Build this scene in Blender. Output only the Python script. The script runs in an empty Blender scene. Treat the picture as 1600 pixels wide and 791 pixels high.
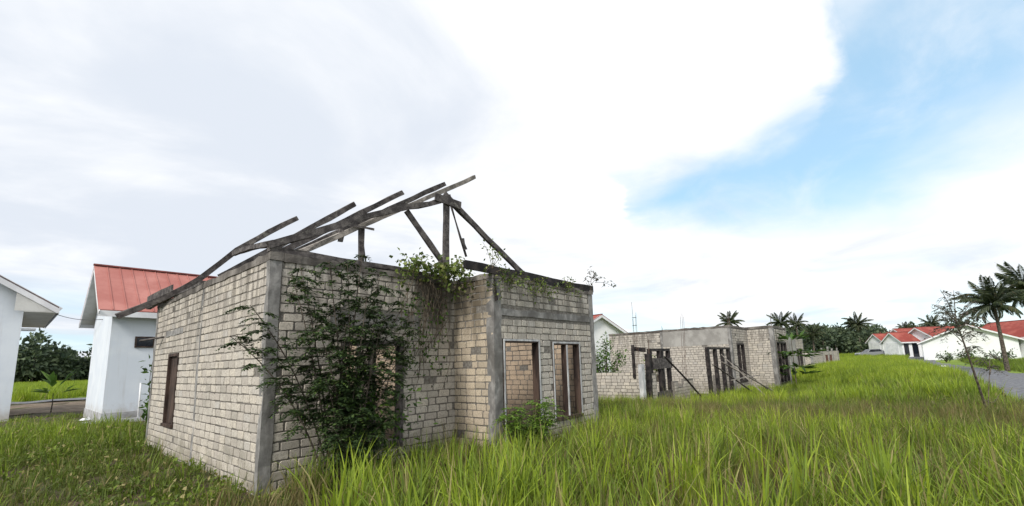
import bpy, math, random
import numpy as np
from mathutils import Vector, Matrix, Quaternion

random.seed(7)
rng = np.random.default_rng(7)
C = bpy.context.scene
COL = C.collection
rad = math.radians

# ------------------------------------------------------------------ camera
F_PX, PX, PY = 689.59, 828.78, 461.18                      # focal length and principal point in 1600x791 pixels
CAM = np.array([-2.300, -6.615, 1.611])
FW = np.array([0.75897, 0.633667, 0.149769])
RT = np.array([0.64426, -0.764146, -0.031787])
UP = np.array([-0.094303, -0.120616, 0.98821])
cd = bpy.data.cameras.new('camera')
cam = bpy.data.objects.new('camera', cd)
COL.objects.link(cam)
cd.sensor_width = 36.0
cd.sensor_fit = 'HORIZONTAL'
cd.lens = 36.0 * F_PX / 1600
cd.shift_x = -(PX - 800) / 1600
cd.shift_y = (PY - 395.5) / 1600
cd.clip_start = 0.05
cd.clip_end = 5000
cam.matrix_world = Matrix(((RT[0], UP[0], -FW[0], CAM[0]), (RT[1], UP[1], -FW[1], CAM[1]), (RT[2], UP[2], -FW[2], CAM[2]), (0, 0, 0, 1)))
C.camera = cam


def px_of(p):
    d = np.asarray(p, float) - CAM
    z = d @ FW
    return PX + F_PX * (d @ RT) / z, PY - F_PX * (d @ UP) / z, z


# ------------------------------------------------------------------ light and sky
C.view_settings.view_transform = 'Standard'
C.view_settings.look = 'None'
C.view_settings.gamma = 1
C.view_settings.use_curve_mapping = False
C.view_settings.exposure = 0.70
C.cycles.max_bounces = 8
C.cycles.transparent_max_bounces = 6
SUN_DIR = Vector((-0.78, -0.20, 0.60)).normalized()       # towards the sun, behind thin cloud
SUN_EL = math.asin(SUN_DIR.z)
SUN_AZ = math.atan2(SUN_DIR.x, SUN_DIR.y)
sd = bpy.data.lights.new('sun', 'SUN')
sd.energy = 2.0
sd.angle = rad(12)
sd.color = (1.0, 0.95, 0.87)
sun = bpy.data.objects.new('sun', sd)
COL.objects.link(sun)
sun.rotation_euler = SUN_DIR.to_track_quat('Z', 'Y').to_euler()


class NT:
    """small helper round a node tree"""
    def __init__(s, tree):
        s.t = tree
        s.n = tree.nodes
        s.l = tree.links

    def new(s, typ, **kw):
        n = s.n.new(typ)
        for k, v in kw.items():
            setattr(n, k, v)
        return n

    def put(s, inp, v):
        if isinstance(v, bpy.types.NodeSocket):
            s.l.new(v, inp)
        elif v is not None:
            if hasattr(inp, 'default_value'):
                try:
                    inp.default_value = v
                except (TypeError, ValueError):
                    inp.default_value = (*v, 1) if len(v) == 3 else v

    def math(s, op, a, b=None, c=None, clamp=False):
        n = s.new('ShaderNodeMath', operation=op, use_clamp=clamp)
        s.put(n.inputs[0], a)
        if b is not None: s.put(n.inputs[1], b)
        if c is not None: s.put(n.inputs[2], c)
        return n.outputs[0]

    def vmath(s, op, a, b=None):
        n = s.new('ShaderNodeVectorMath', operation=op)
        s.put(n.inputs[0], a)
        if b is not None: s.put(n.inputs[1], b)
        return n.outputs[0]

    def noise(s, vec, scale, detail=4, rough=0.55, dist=0.0):
        n = s.new('ShaderNodeTexNoise')
        if vec is not None: s.put(n.inputs['Vector'], vec)
        n.inputs['Scale'].default_value = scale
        n.inputs['Detail'].default_value = detail
        n.inputs['Roughness'].default_value = rough
        n.inputs['Distortion'].default_value = dist
        return n.outputs['Fac']

    def ramp(s, fac, stops, interp='LINEAR'):
        n = s.new('ShaderNodeValToRGB')
        n.color_ramp.interpolation = interp
        e = n.color_ramp.elements
        while len(e) < len(stops): e.new(0.5)
        for el, (p, c) in zip(e, stops):
            el.position = p
            el.color = (c, c, c, 1) if isinstance(c, (int, float)) else (*c, 1)
        s.put(n.inputs[0], fac)
        return n.outputs[0]

    def maprange(s, v, a, b, c=0.0, d=1.0, smooth=True):
        n = s.new('ShaderNodeMapRange', interpolation_type='SMOOTHSTEP' if smooth else 'LINEAR')
        s.put(n.inputs[0], v)
        for i, q in zip((1, 2, 3, 4), (a, b, c, d)): s.put(n.inputs[i], q)
        return n.outputs[0]

    def mix(s, fac, a, b, blend='MIX'):
        n = s.new('ShaderNodeMix', data_type='RGBA', blend_type=blend)
        s.put(n.inputs['Factor'], fac)
        s.put(n.inputs[6], a)
        s.put(n.inputs[7], b)
        return n.outputs[2]

    def sep(s, v):
        n = s.new('ShaderNodeSeparateXYZ')
        s.put(n.inputs[0], v)
        return n.outputs

    def comb(s, x, y, z):
        n = s.new('ShaderNodeCombineXYZ')
        for i, q in zip(n.inputs, (x, y, z)): s.put(i, q)
        return n.outputs[0]


world = bpy.data.worlds.new('World')
C.world = world
world.use_nodes = True
w = NT(world.node_tree)
w.n.clear()
sky = w.new('ShaderNodeTexSky', sky_type='NISHITA', sun_disc=False, sun_elevation=SUN_EL, sun_rotation=SUN_AZ)
sky.air_density = 1.0
sky.dust_density = 0.6
sky.ozone_density = 2.5
tc = w.new('ShaderNodeTexCoord').outputs['Generated']
sx, sy, sz = w.sep(tc)
den = w.math('ADD', w.math('MAXIMUM', sz, 0.0), 0.10)
cx, cy = w.math('DIVIDE', sx, den), w.math('DIVIDE', sy, den)      # the cloud layer seen from below
cp = w.comb(cx, cy, 0.0)
nz1 = w.noise(cp, 1.5, 6, 0.50, 0.4)
nz2 = w.noise(w.vmath('ADD', cp, (7.3, 2.1, 0)), 1.3, 7, 0.55, 0.4)
wx = w.math('MULTIPLY_ADD', w.math('SUBTRACT', nz1, 0.5), 0.85, cx)
wy = w.math('MULTIPLY_ADD', w.math('SUBTRACT', nz2, 0.5), 0.7, cy)
yy = w.maprange(wy, -1.5, 1.5, 0.0, 1.0, smooth=False)
# near and far edge of the gap between two cloud banks, as a distance along x for each y
xe = w.math('MULTIPLY', w.ramp(yy, [(0.0, 0.22), (0.500, 0.225), (0.53, 0.295), (0.64, 0.335), (0.72, 0.325), (0.81, 0.33), (0.86, 0.5), (1.0, 0.5)]), 5.0)
xb = w.math('MULTIPLY', w.ramp(yy, [(0.0, 0.50), (0.35, 0.52), (0.5, 0.64), (0.70, 0.62), (0.80, 0.50), (0.86, 0.38), (1.0, 0.36)]), 5.0)
gap = w.math('MULTIPLY', w.maprange(w.math('SUBTRACT', wx, xe), -0.08, 0.36), w.maprange(w.math('SUBTRACT', xb, wx), -0.25, 0.95))
veil = w.maprange(w.noise(w.comb(w.math('MULTIPLY', cx, 0.55), cy, 1.7), 2.6, 6, 0.6, 0.5), 0.38, 0.80)
gap = w.math('MULTIPLY', gap, w.math('SUBTRACT', 1.0, w.math('MULTIPLY', veil, 0.45)))
low = w.maprange(w.noise(w.comb(w.math('MULTIPLY', cx, 0.35), cy, 4.0), 1.0, 5, 0.5, 0.3), 0.40, 0.58)
gap = w.math('MAXIMUM', gap, w.math('MULTIPLY', w.math('MULTIPLY', low, w.maprange(sz, 0.20, 0.05)), 0.62))
shade = w.noise(w.vmath('ADD', cp, (1.0, 5.2, 0)), 0.95, 7, 0.56, 0.4)
side = w.maprange(w.math('SUBTRACT', cy, w.math('MULTIPLY', cx, 0.8)), -0.4, 1.6, 0.0, 0.16)
shade = w.math('SUBTRACT', w.math('ADD', shade, 0.05), side)
cloud = w.mix(w.maprange(shade, 0.29, 0.60), (4.85, 5.2, 5.75), (6.7, 6.75, 6.85))
blue = w.mix(0.55, w.mix(1.0, sky.outputs[0], (1.30, 1.30, 1.15), 'MULTIPLY'), (3.2, 5.3, 7.0))
colr = w.mix(w.math('MULTIPLY', gap, 0.95), cloud, blue)
bg = w.new('ShaderNodeBackground')
w.put(bg.inputs[0], colr)
bg.inputs[1].default_value = 0.10
w.l.new(bg.outputs[0], w.new('ShaderNodeOutputWorld').inputs[0])


# ------------------------------------------------------------------ materials
def mat(name, col, rough=0.9, build=None, bump=None, spec=0.3, metal=0.0, translucent=0.0):
    """col: colour or function of the tree that returns a colour socket; bump: (scale, strength, detail)"""
    m = bpy.data.materials.new(name)
    m.use_nodes = True
    t = NT(m.node_tree)
    t.n.clear()
    b = t.new('ShaderNodeBsdfPrincipled')
    out = t.new('ShaderNodeOutputMaterial')
    c = col(t) if callable(col) else col
    t.put(b.inputs['Base Color'], c)
    b.inputs['Roughness'].default_value = rough
    b.inputs['Specular IOR Level'].default_value = spec
    b.inputs['Metallic'].default_value = metal
    if bump:
        pos = t.new('ShaderNodeNewGeometry').outputs['Position']
        bn = t.new('ShaderNodeBump')
        bn.inputs['Strength'].default_value = bump[1]
        bn.inputs['Distance'].default_value = bump[3] if len(bump) > 3 else 0.01
        t.l.new(t.noise(pos, bump[0], bump[2] if len(bump) > 2 else 5), bn.inputs['Height'])
        t.l.new(bn.outputs[0], b.inputs['Normal'])
    if translucent:
        tr = t.new('ShaderNodeBsdfTranslucent')
        t.put(tr.inputs[0], c)
        mx = t.new('ShaderNodeMixShader')
        mx.inputs[0].default_value = translucent
        t.l.new(b.outputs[0], mx.inputs[1])
        t.l.new(tr.outputs[0], mx.inputs[2])
        t.l.new(mx.outputs[0], out.inputs[0])
    else:
        t.l.new(b.outputs[0], out.inputs[0])
    return m


def geo(t, k='Position'):
    return t.new('ShaderNodeNewGeometry').outputs[k]


def rnd(t):
    """a number that differs from piece to piece, whether it is an object or one island of a mesh"""
    s = t.math('ADD', t.new('ShaderNodeObjectInfo').outputs['Random'], geo(t, 'Random Per Island'))
    n = t.new('ShaderNodeTexWhiteNoise', noise_dimensions='1D')
    t.put(n.inputs['W'], t.math('MULTIPLY', s, 91.7))
    return n.outputs[0]


def brick_col(t, tint=(1, 1, 1), dark=0.0):
    pos = geo(t)
    base = t.ramp(rnd(t), [(0.0, (0.42, 0.39, 0.345)), (0.2, (0.50, 0.455, 0.405)), (0.6, (0.56, 0.52, 0.46)), (0.85, (0.61, 0.555, 0.475)), (1.0, (0.50, 0.475, 0.44))])
    fine = t.noise(pos, 42, 6, 0.65)
    base = t.mix(t.maprange(fine, 0.42, 0.70), base, (0.33, 0.30, 0.265))
    sx, sy, sz = t.sep(pos)
    streak = t.noise(t.comb(t.math('MULTIPLY', sx, 3.2), t.math('MULTIPLY', sy, 3.2), t.math('MULTIPLY', sz, 0.45)), 1.6, 6, 0.6)
    topd = t.math('MULTIPLY', t.maprange(streak, 0.42, 0.62), t.maprange(sz, 1.5, 3.25))
    base = t.mix(t.math('MULTIPLY', topd, 0.75), base, (0.10, 0.088, 0.076))
    blot = t.noise(pos, 1.3, 6, 0.62, 0.4)
    base = t.mix(t.math('MULTIPLY', t.maprange(blot, 0.52, 0.74), 0.38), base, (0.20, 0.19, 0.165))
    smear = t.noise(t.vmath('ADD', pos, (3.1, 8.7, 1.3)), 6.5, 6, 0.7, 0.6)
    base = t.mix(t.math('MULTIPLY', t.maprange(smear, 0.58, 0.66), 0.45), base, (0.32, 0.30, 0.27))
    wet = t.math('MULTIPLY', t.maprange(t.math('ABSOLUTE', t.math('SUBTRACT', t.math('ADD', sx, t.math('MULTIPLY', sy, 0.5)), 2.80)), 0.5, 0.1), t.maprange(t.math('ADD', sz, t.math('MULTIPLY', streak, 1.2)), 2.5, 3.3))
    base = t.mix(t.math('MULTIPLY', wet, t.maprange(t.math('ABSOLUTE', sy), 1.0, 0.6)), base, (0.085, 0.075, 0.06))
    foot = t.math('MULTIPLY', t.maprange(sz, 0.75, 0.0), t.maprange(t.noise(pos, 3.0, 5), 0.35, 0.62))
    base = t.mix(t.math('MULTIPLY', foot, 0.55), base, (0.19, 0.17, 0.115))
    return t.mix(1.0, base, tint, 'MULTIPLY')


def mottled(a, b, scale, lo=0.4, hi=0.62, c=None, cscale=0.8, clo=0.5, chi=0.7, stretch=None):
    def f(t):
        pos = geo(t)
        if stretch: pos = t.vmath('MULTIPLY', pos, stretch)
        r = t.mix(t.maprange(t.noise(pos, scale, 6, 0.6), lo, hi), a, b)
        if c: r = t.mix(t.math('MULTIPLY', t.maprange(t.noise(pos, cscale, 6, 0.62, 0.5), clo, chi), 0.8), r, c)
        return r
    return f


def leaf_col(stops, tone=None):
    def f(t):
        r = rnd(t)
        c = t.ramp(r, stops)
        return c
    return f


def grass_col(t):
    tone = t.new('ShaderNodeAttribute', attribute_type='INSTANCER', attribute_name='tone').outputs['Fac']
    isl = geo(t, 'Random Per Island')
    k = t.math('ADD', t.math('MULTIPLY', tone, 0.72), t.math('MULTIPLY', isl, 0.28))
    c = t.ramp(k, [(0.0, (0.19, 0.135, 0.070)), (0.20, (0.18, 0.165, 0.055)), (0.35, (0.085, 0.125, 0.026)), (0.58, (0.185, 0.265, 0.030)), (0.82, (0.31, 0.40, 0.034)), (1.0, (0.44, 0.49, 0.080))])
    dry = t.math('MULTIPLY', t.maprange(isl, 0.90, 0.905), 0.8)
    return t.mix(dry, c, (0.36, 0.29, 0.15))


M = {}
M['brick'] = mat('brick', lambda t: brick_col(t), 0.95, bump=(60, 0.5, 6, 0.006))
M['brick_grey'] = mat('grey_brick', lambda t: brick_col(t, (0.96, 0.965, 0.97)), 0.95, bump=(60, 0.5, 6, 0.006))
M['brick_tan'] = mat('tan_brick', lambda t: brick_col(t, (1.0, 0.925, 0.81)), 0.95, bump=(60, 0.5, 6, 0.006))
M['brick_brown'] = mat('brown_brick', lambda t: brick_col(t, (0.92, 0.79, 0.67)), 0.95, bump=(60, 0.5, 6, 0.006))
M['mortar'] = mat('mortar', mottled((0.14, 0.128, 0.113), (0.225, 0.21, 0.19), 22, c=(0.08, 0.072, 0.064)), 0.95, bump=(45, 0.7, 6, 0.01))
M['concrete'] = mat('concrete', mottled((0.185, 0.18, 0.175), (0.315, 0.307, 0.297), 7, c=(0.10, 0.094, 0.087), cscale=1.9, clo=0.46, chi=0.66, stretch=(1, 1, 0.55)), 0.92, bump=(30, 0.45, 6, 0.008))
M['beam_concrete'] = mat('beam_concrete', mottled((0.085, 0.075, 0.068), (0.24, 0.22, 0.20), 3.0, 0.35, 0.68, c=(0.055, 0.05, 0.045), cscale=1.7, stretch=(1, 1, 0.5)), 0.95, bump=(25, 0.7, 6, 0.012))
M['wood'] = mat('weathered_wood', mottled((0.050, 0.044, 0.044), (0.135, 0.122, 0.116), 9, 0.38, 0.66, c=(0.24, 0.23, 0.20), cscale=5, clo=0.58, chi=0.72), 0.85, bump=(40, 0.6, 6, 0.01))
M['wood_pale'] = mat('pale_wood', mottled((0.17, 0.155, 0.14), (0.33, 0.30, 0.27), 8, c=(0.11, 0.10, 0.09), cscale=4), 0.85, bump=(40, 0.5, 6, 0.008))
M['wood_dark'] = mat('dark_wood', mottled((0.012, 0.010, 0.011), (0.045, 0.037, 0.035), 6), 0.7, bump=(30, 0.5, 5, 0.008))
M['frame_brown'] = mat('frame_brown', mottled((0.032, 0.021, 0.018), (0.085, 0.056, 0.044), 7, stretch=(1, 1, 0.25)), 0.75, bump=(30, 0.3))
M['frame_pale'] = mat('frame_pale', mottled((0.36, 0.37, 0.39), (0.58, 0.585, 0.59), 6, c=(0.22, 0.21, 0.20), cscale=3, stretch=(1, 1, 0.3)), 0.7, bump=(30, 0.3))
def plaster_col(t):
    pos = geo(t)
    sx, sy, sz = t.sep(pos)
    c = t.mix(t.maprange(t.noise(pos, 1.2, 6), 0.4, 0.62), (0.66, 0.715, 0.79), (0.72, 0.77, 0.83))
    run = t.noise(t.comb(t.math('MULTIPLY', sx, 4), t.math('MULTIPLY', sy, 4), t.math('MULTIPLY', sz, 0.35)), 1.5, 6, 0.6)
    c = t.mix(t.math('MULTIPLY', t.maprange(run, 0.52, 0.75), 0.45), c, (0.50, 0.51, 0.52))
    mud = t.math('MULTIPLY', t.maprange(t.math('ADD', sz, t.math('MULTIPLY', t.noise(pos, 3.5, 6, 0.65), 0.9)), 1.15, 0.45), 0.6)
    return t.mix(mud, c, (0.33, 0.27, 0.20))


M['plaster'] = mat('white_plaster', plaster_col, 0.8, bump=(40, 0.15))
M['plaster_far'] = mat('white_render', mottled((0.74, 0.76, 0.79), (0.80, 0.81, 0.82), 1.0, c=(0.66, 0.65, 0.63), cscale=0.5, clo=0.55, chi=0.8), 0.8)
M['plinth'] = mat('plinth', mottled((0.36, 0.36, 0.37), (0.52, 0.53, 0.55), 3, c=(0.2, 0.19, 0.18)), 0.9, bump=(20, 0.4))
M['trim'] = mat('white_trim', mottled((0.66, 0.67, 0.70), (0.78, 0.79, 0.81), 2), 0.6)
M['soffit'] = mat('soffit_board', mottled((0.52, 0.52, 0.50), (0.62, 0.62, 0.60), 2), 0.7)


def roof_col(t):
    pos = geo(t)
    c = t.mix(t.maprange(t.noise(pos, 0.9, 6), 0.35, 0.7), (0.36, 0.135, 0.115), (0.45, 0.195, 0.168))
    return t.mix(t.math('MULTIPLY', t.maprange(t.noise(pos, 7, 5), 0.5, 0.75), 0.5), c, (0.33, 0.12, 0.10))


M['roof'] = mat('red_sheet_roof', roof_col, 0.6, bump=(10, 0.1), spec=0.2)
M['roof_far'] = mat('brick_red_roof', mottled((0.25, 0.058, 0.048), (0.34, 0.10, 0.08), 0.8, c=(0.19, 0.06, 0.052), cscale=1.5), 0.8, spec=0.1)
M['ridge'] = mat('ridge_cap', mottled((0.19, 0.065, 0.06), (0.30, 0.10, 0.09), 3), 0.6)
M['ridge_dark'] = mat('dark_roof_sheet', mottled((0.10, 0.085, 0.09), (0.16, 0.13, 0.13), 3), 0.6)
M['glass'] = mat('dark_glass', (0.012, 0.015, 0.022), 0.12, spec=0.6)
M['dark'] = mat('dark_void', (0.02, 0.018, 0.017), 0.9)
M['steel'] = mat('rusty_steel', mottled((0.075, 0.05, 0.04), (0.15, 0.10, 0.08), 20), 0.8)
M['pipe'] = mat('white_pipe', (0.72, 0.73, 0.75), 0.4)
M['cable'] = mat('cable', (0.05, 0.05, 0.055), 0.6)
M['litter'] = mat('white_plastic', (0.75, 0.76, 0.78), 0.5)
M['bark'] = mat('bark', mottled((0.06, 0.048, 0.038), (0.15, 0.125, 0.10), 14), 0.95, bump=(40, 0.6))
M['stem_green'] = mat('green_stem', mottled((0.10, 0.12, 0.045), (0.15, 0.16, 0.07), 8), 0.8)
M['vine_stem'] = mat('vine_stem', mottled((0.07, 0.055, 0.04), (0.16, 0.13, 0.095), 12), 0.9)
M['grass'] = mat('grass_blade', grass_col, 0.55, spec=0.25, translucent=0.30)
M['bush_leaf'] = mat('bush_leaf', leaf_col([(0, (0.028, 0.050, 0.022)), (0.5, (0.050, 0.084, 0.031)), (0.92, (0.078, 0.125, 0.036)), (1, (0.12, 0.19, 0.03))]), 0.5, translucent=0.2)
M['leaf'] = mat('leaf', leaf_col([(0, (0.030, 0.065, 0.016)), (0.5, (0.060, 0.125, 0.022)), (1, (0.12, 0.21, 0.032))]), 0.5, translucent=0.3)
M['fern_leaf'] = mat('fern_leaf', leaf_col([(0, (0.07, 0.13, 0.022)), (0.5, (0.12, 0.22, 0.03)), (1, (0.20, 0.31, 0.045))]), 0.5, translucent=0.3)
M['vine_leaf'] = mat('vine_leaf', leaf_col([(0, (0.055, 0.085, 0.024)), (0.4, (0.11, 0.16, 0.038)), (0.75, (0.20, 0.27, 0.055)), (1, (0.26, 0.27, 0.10))]), 0.5, translucent=0.3)
M['pale_leaf'] = mat('pale_leaf', leaf_col([(0, (0.045, 0.06, 0.038)), (0.5, (0.085, 0.10, 0.06)), (1, (0.13, 0.10, 0.085))]), 0.6, translucent=0.25)
M['palm_leaf'] = mat('palm_leaf', leaf_col([(0, (0.036, 0.052, 0.030)), (0.5, (0.062, 0.086, 0.042)), (0.9, (0.10, 0.12, 0.055)), (1, (0.16, 0.12, 0.07))]), 0.5, translucent=0.2)
M['forest'] = mat('forest_leaf', leaf_col([(0, (0.038, 0.060, 0.040)), (0.5, (0.068, 0.098, 0.056)), (1, (0.12, 0.155, 0.08))]), 0.7, translucent=0.15)  # distance haze is put into the colour: greens lightened a little
M['banana_leaf'] = mat('banana_leaf', leaf_col([(0, (0.10, 0.20, 0.035)), (1, (0.19, 0.33, 0.05))]), 0.5, translucent=0.3)


# ------------------------------------------------------------------ mesh helpers
class MB:
    """collects vertices and faces; build() links them as one mesh object"""
    def __init__(s):
        s.v = []
        s.f = []

    def add(s, vs, fs):
        o = len(s.v)
        s.v += [tuple(map(float, q)) for q in vs]
        s.f += [tuple(i + o for i in q) for q in fs]
        return s

    def box(s, a, b):
        x0, y0, z0 = a
        x1, y1, z1 = b
        return s.add([(x0, y0, z0), (x1, y0, z0), (x1, y1, z0), (x0, y1, z0), (x0, y0, z1), (x1, y0, z1), (x1, y1, z1), (x0, y1, z1)],
                     [(0, 3, 2, 1), (4, 5, 6, 7), (0, 1, 5, 4), (1, 2, 6, 5), (2, 3, 7, 6), (3, 0, 4, 7)])

    def beam(s, pts, wid, hgt, side=None, taper=1.0, jit=0.0):
        """rectangular bar swept along points: wid across, hgt up; jit roughens it"""
        pts = [Vector(p) for p in pts]
        vs, n = [], len(pts)
        for i, p in enumerate(pts):
            d = (pts[min(i + 1, n - 1)] - pts[max(i - 1, 0)]).normalized()
            a = Vector(side).normalized() if side else (d.cross(Vector((0, 0, 1))) if abs(d.z) < 0.95 else Vector((1, 0, 0)))
            a = (a - d * a.dot(d)).normalized()
            b = a.cross(d).normalized()
            k = 1 + (taper - 1) * i / (n - 1)
            for sa, sb in ((-1, -1), (1, -1), (1, 1), (-1, 1)):
                j = Vector((random.uniform(-jit, jit), random.uniform(-jit, jit), random.uniform(-jit, jit)))
                vs.append(p + a * sa * wid / 2 * k + b * sb * hgt / 2 * k + j)
        fs = [(0, 1, 2, 3), tuple(4 * (n - 1) + q for q in (3, 2, 1, 0))]
        for i in range(n - 1):
            for k in range(4):
                fs.append((4 * i + k, 4 * i + 4 + k, 4 * i + 4 + (k + 1) % 4, 4 * i + (k + 1) % 4))
        return s.add(vs, fs)

    def tube(s, pts, r0, r1=None, seg=6):
        r1 = r0 if r1 is None else r1
        pts = [Vector(p) for p in pts]
        n = len(pts)
        vs, fs = [], []
        for i, p in enumerate(pts):
            d = (pts[min(i + 1, n - 1)] - pts[max(i - 1, 0)]).normalized()
            a = d.cross(Vector((0.31, 0.17, 0.93)) if abs(d.z) < 0.9 else Vector((1, 0, 0))).normalized()
            b = d.cross(a)
            r = r0 + (r1 - r0) * i / max(1, n - 1)
            for k in range(seg):
                t = 2 * math.pi * k / seg
                vs.append(p + a * math.cos(t) * r + b * math.sin(t) * r)
        for i in range(n - 1):
            for k in range(seg):
                fs.append((seg * i + k, seg * i + (k + 1) % seg, seg * (i + 1) + (k + 1) % seg, seg * (i + 1) + k))
        fs.append(tuple(range(seg))[::-1])
        fs.append(tuple(seg * (n - 1) + k for k in range(seg)))
        return s.add(vs, fs)

    def mesh(s, name, m, smooth=False):
        me = bpy.data.meshes.new(name)
        me.from_pydata(s.v, [], s.f)
        me.update()
        for q in (m if isinstance(m, (list, tuple)) else [m]): me.materials.append(q)
        if smooth:
            me.polygons.foreach_set('use_smooth', [True] * len(me.polygons))
        return me

    def build(s, name, m, parent=None, smooth=False, kind=None):
        return link(name, s.mesh(name, m, smooth), parent, kind)


def link(name, me, parent=None, kind=None):
    o = bpy.data.objects.new(name, me)
    COL.objects.link(o)
    if parent is not None: o.parent = parent
    if kind: o['kind'] = kind
    return o


def np_mesh(name, V, Fq, m):
    """mesh from numpy arrays, all faces with the same number of corners"""
    me = bpy.data.meshes.new(name)
    V = np.asarray(V, np.float32)
    Fq = np.asarray(Fq, np.int32)
    k = Fq.shape[1]
    me.vertices.add(len(V))
    me.vertices.foreach_set('co', V.ravel())
    me.loops.add(Fq.size)
    me.loops.foreach_set('vertex_index', Fq.ravel())
    me.polygons.add(len(Fq))
    me.polygons.foreach_set('loop_start', np.arange(0, Fq.size, k, dtype=np.int32))
    me.polygons.foreach_set('loop_total', np.full(len(Fq), k, np.int32))
    me.materials.append(m)
    me.update(calc_edges=True)
    return me


def tag(o, label, cat, group=None):
    o['label'] = label
    o['category'] = cat
    if group: o['group'] = group
    return o


def thing(name, label, cat, loc=(0, 0, 0), rz=0.0, group=None):
    o = bpy.data.objects.new(name, None)
    COL.objects.link(o)
    o.location = loc
    o.rotation_euler = (0, 0, rz)
    o.empty_display_size = 0.2
    return tag(o, label, cat, group)


def unit(v):
    v = np.asarray(v, float)
    return v / (np.linalg.norm(v, axis=-1, keepdims=True) + 1e-9)


def leaves(P, D, N, L, W, fold=0.25, droop=0.0):
    """folded diamond leaves: base points P, directions D, upward hints N, lengths L, widths W -> V, triangles"""
    P, D, N = np.asarray(P, float), unit(D), np.asarray(N, float)
    S = unit(np.cross(D, N))
    U = unit(np.cross(S, D))
    L = np.broadcast_to(np.asarray(L, float).reshape(-1, 1), (len(P), 1))
    W = np.broadcast_to(np.asarray(W, float).reshape(-1, 1), (len(P), 1))
    mid = P + D * L * 0.45
    V = np.stack([P, mid + S * W / 2 + U * W * fold, P + D * L - U * L * droop, mid - S * W / 2 + U * W * fold], 1).reshape(-1, 3)
    k = np.arange(len(P))[:, None] * 4
    Fq = np.concatenate([k + np.array([[0, 1, 2]]), k + np.array([[0, 2, 3]])], 0)
    return V, Fq


def leaf_object(name, parts, m, parent, kind=None):
    V, Fq, o = [], [], 0
    for v, q in parts:
        V.append(v)
        Fq.append(q + o)
        o += len(v)
    return link(name, np_mesh(name, np.concatenate(V), np.concatenate(Fq), m), parent, kind)


def rdir(n, up=0.0):
    d = rng.normal(size=(n, 3))
    d = unit(d)
    d[:, 2] += up
    return unit(d)


# ------------------------------------------------------------------ ground
def sstep(a, b, x):
    t = np.clip((np.asarray(x, float) - a) / (b - a), 0, 1)
    return t * t * (3 - 2 * t)


def ground_z(x, y):
    x, y = np.asarray(x, float), np.asarray(y, float)
    z = 0.035 * np.sin(1.3 * x + 0.7 * y) * np.sin(0.9 * y - 0.5 * x) + 0.02 * np.sin(3.1 * x - 1.7 * y)
    z = z * (1 - sstep(300, 600, np.hypot(x, y)))
    z = z - 0.28 * sstep(10, 15, x) * (1 - sstep(24, 32, x)) * (1 - sstep(-3.5, -8, y))
    z = z + 1.3 * sstep(60, 150, x)
    z = z - 0.06 * sstep(-7.6, -8.6, y) * (1 - sstep(-12.2, -13.2, y)) * sstep(-30, -20, x)
    return z


def build_ground():
    u = np.linspace(-1, 1, 181)
    g = np.sinh(u * 5.2) / math.sinh(5.2) * 1800
    X, Y = np.meshgrid(g + 6, g + 0, indexing='ij')
    V = np.stack([X, Y, ground_z(X, Y)], -1).reshape(-1, 3)
    n = len(u)
    i, j = np.meshgrid(np.arange(n - 1), np.arange(n - 1), indexing='ij')
    a = (i * n + j).ravel()
    Fq = np.stack([a, a + n, a + n + 1, a + 1], 1)

    def col(t):
        pos = geo(t)
        soil = t.mix(t.maprange(t.noise(pos, 3.5, 6, 0.6), 0.38, 0.66), (0.05, 0.036, 0.022), (0.115, 0.085, 0.052))
        green = t.mix(t.maprange(t.noise(pos, 1.7, 6, 0.6), 0.35, 0.65), (0.045, 0.062, 0.018), (0.085, 0.11, 0.028))
        px, py, pz = t.sep(pos)
        near = t.mix(t.math('MULTIPLY', t.maprange(t.noise(pos, 0.9, 6, 0.65), 0.46, 0.60), 0.7), soil, green)
        field = t.mix(t.maprange(t.noise(pos, 0.12, 5, 0.6), 0.35, 0.7), (0.13, 0.20, 0.028), (0.20, 0.28, 0.035))
        far = t.math('MAXIMUM', t.maprange(py, 36, 46), t.maprange(px, 24, 40))
        return t.mix(far, near, field)
    me = np_mesh('ground', V, Fq, mat('ground', col, 0.95, bump=(14, 0.6, 6, 0.03)))
    me.polygons.foreach_set('use_smooth', [True] * len(me.polygons))
    link('ground', me, kind='structure')


build_ground()


def strip(name, pts, wid, lift, m, sub=4, wob=0.12):
    P = [Vector((*p, 0)) for p in pts]
    Q = []
    for i in range(len(P) - 1):
        for k in range(12):
            t = k / 12
            p0, p1, p2, p3 = P[max(i - 1, 0)], P[i], P[i + 1], P[min(i + 2, len(P) - 1)]
            Q.append(0.5 * ((2 * p1) + (p2 - p0) * t + (2 * p0 - 5 * p1 + 4 * p2 - p3) * t * t + (3 * p1 - p0 - 3 * p2 + p3) * t ** 3))
    V, Fq = [], []
    for i, p in enumerate(Q):
        d = (Q[min(i + 1, len(Q) - 1)] - Q[max(i - 1, 0)]).normalized()
        nrm = Vector((-d.y, d.x, 0))
        for k in range(sub + 1):
            e = (k / sub - 0.5) * wid + (random.uniform(-wob, wob) if k in (0, sub) else 0)
            q = p + nrm * e
            V.append((q.x, q.y, float(ground_z(q.x, q.y)) + lift))
    for i in range(len(Q) - 1):
        for k in range(sub):
            a = i * (sub + 1) + k
            Fq.append((a, a + sub + 1, a + sub + 2, a + 1))
    return link(name, np_mesh(name, V, Fq, m), kind='structure')


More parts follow.
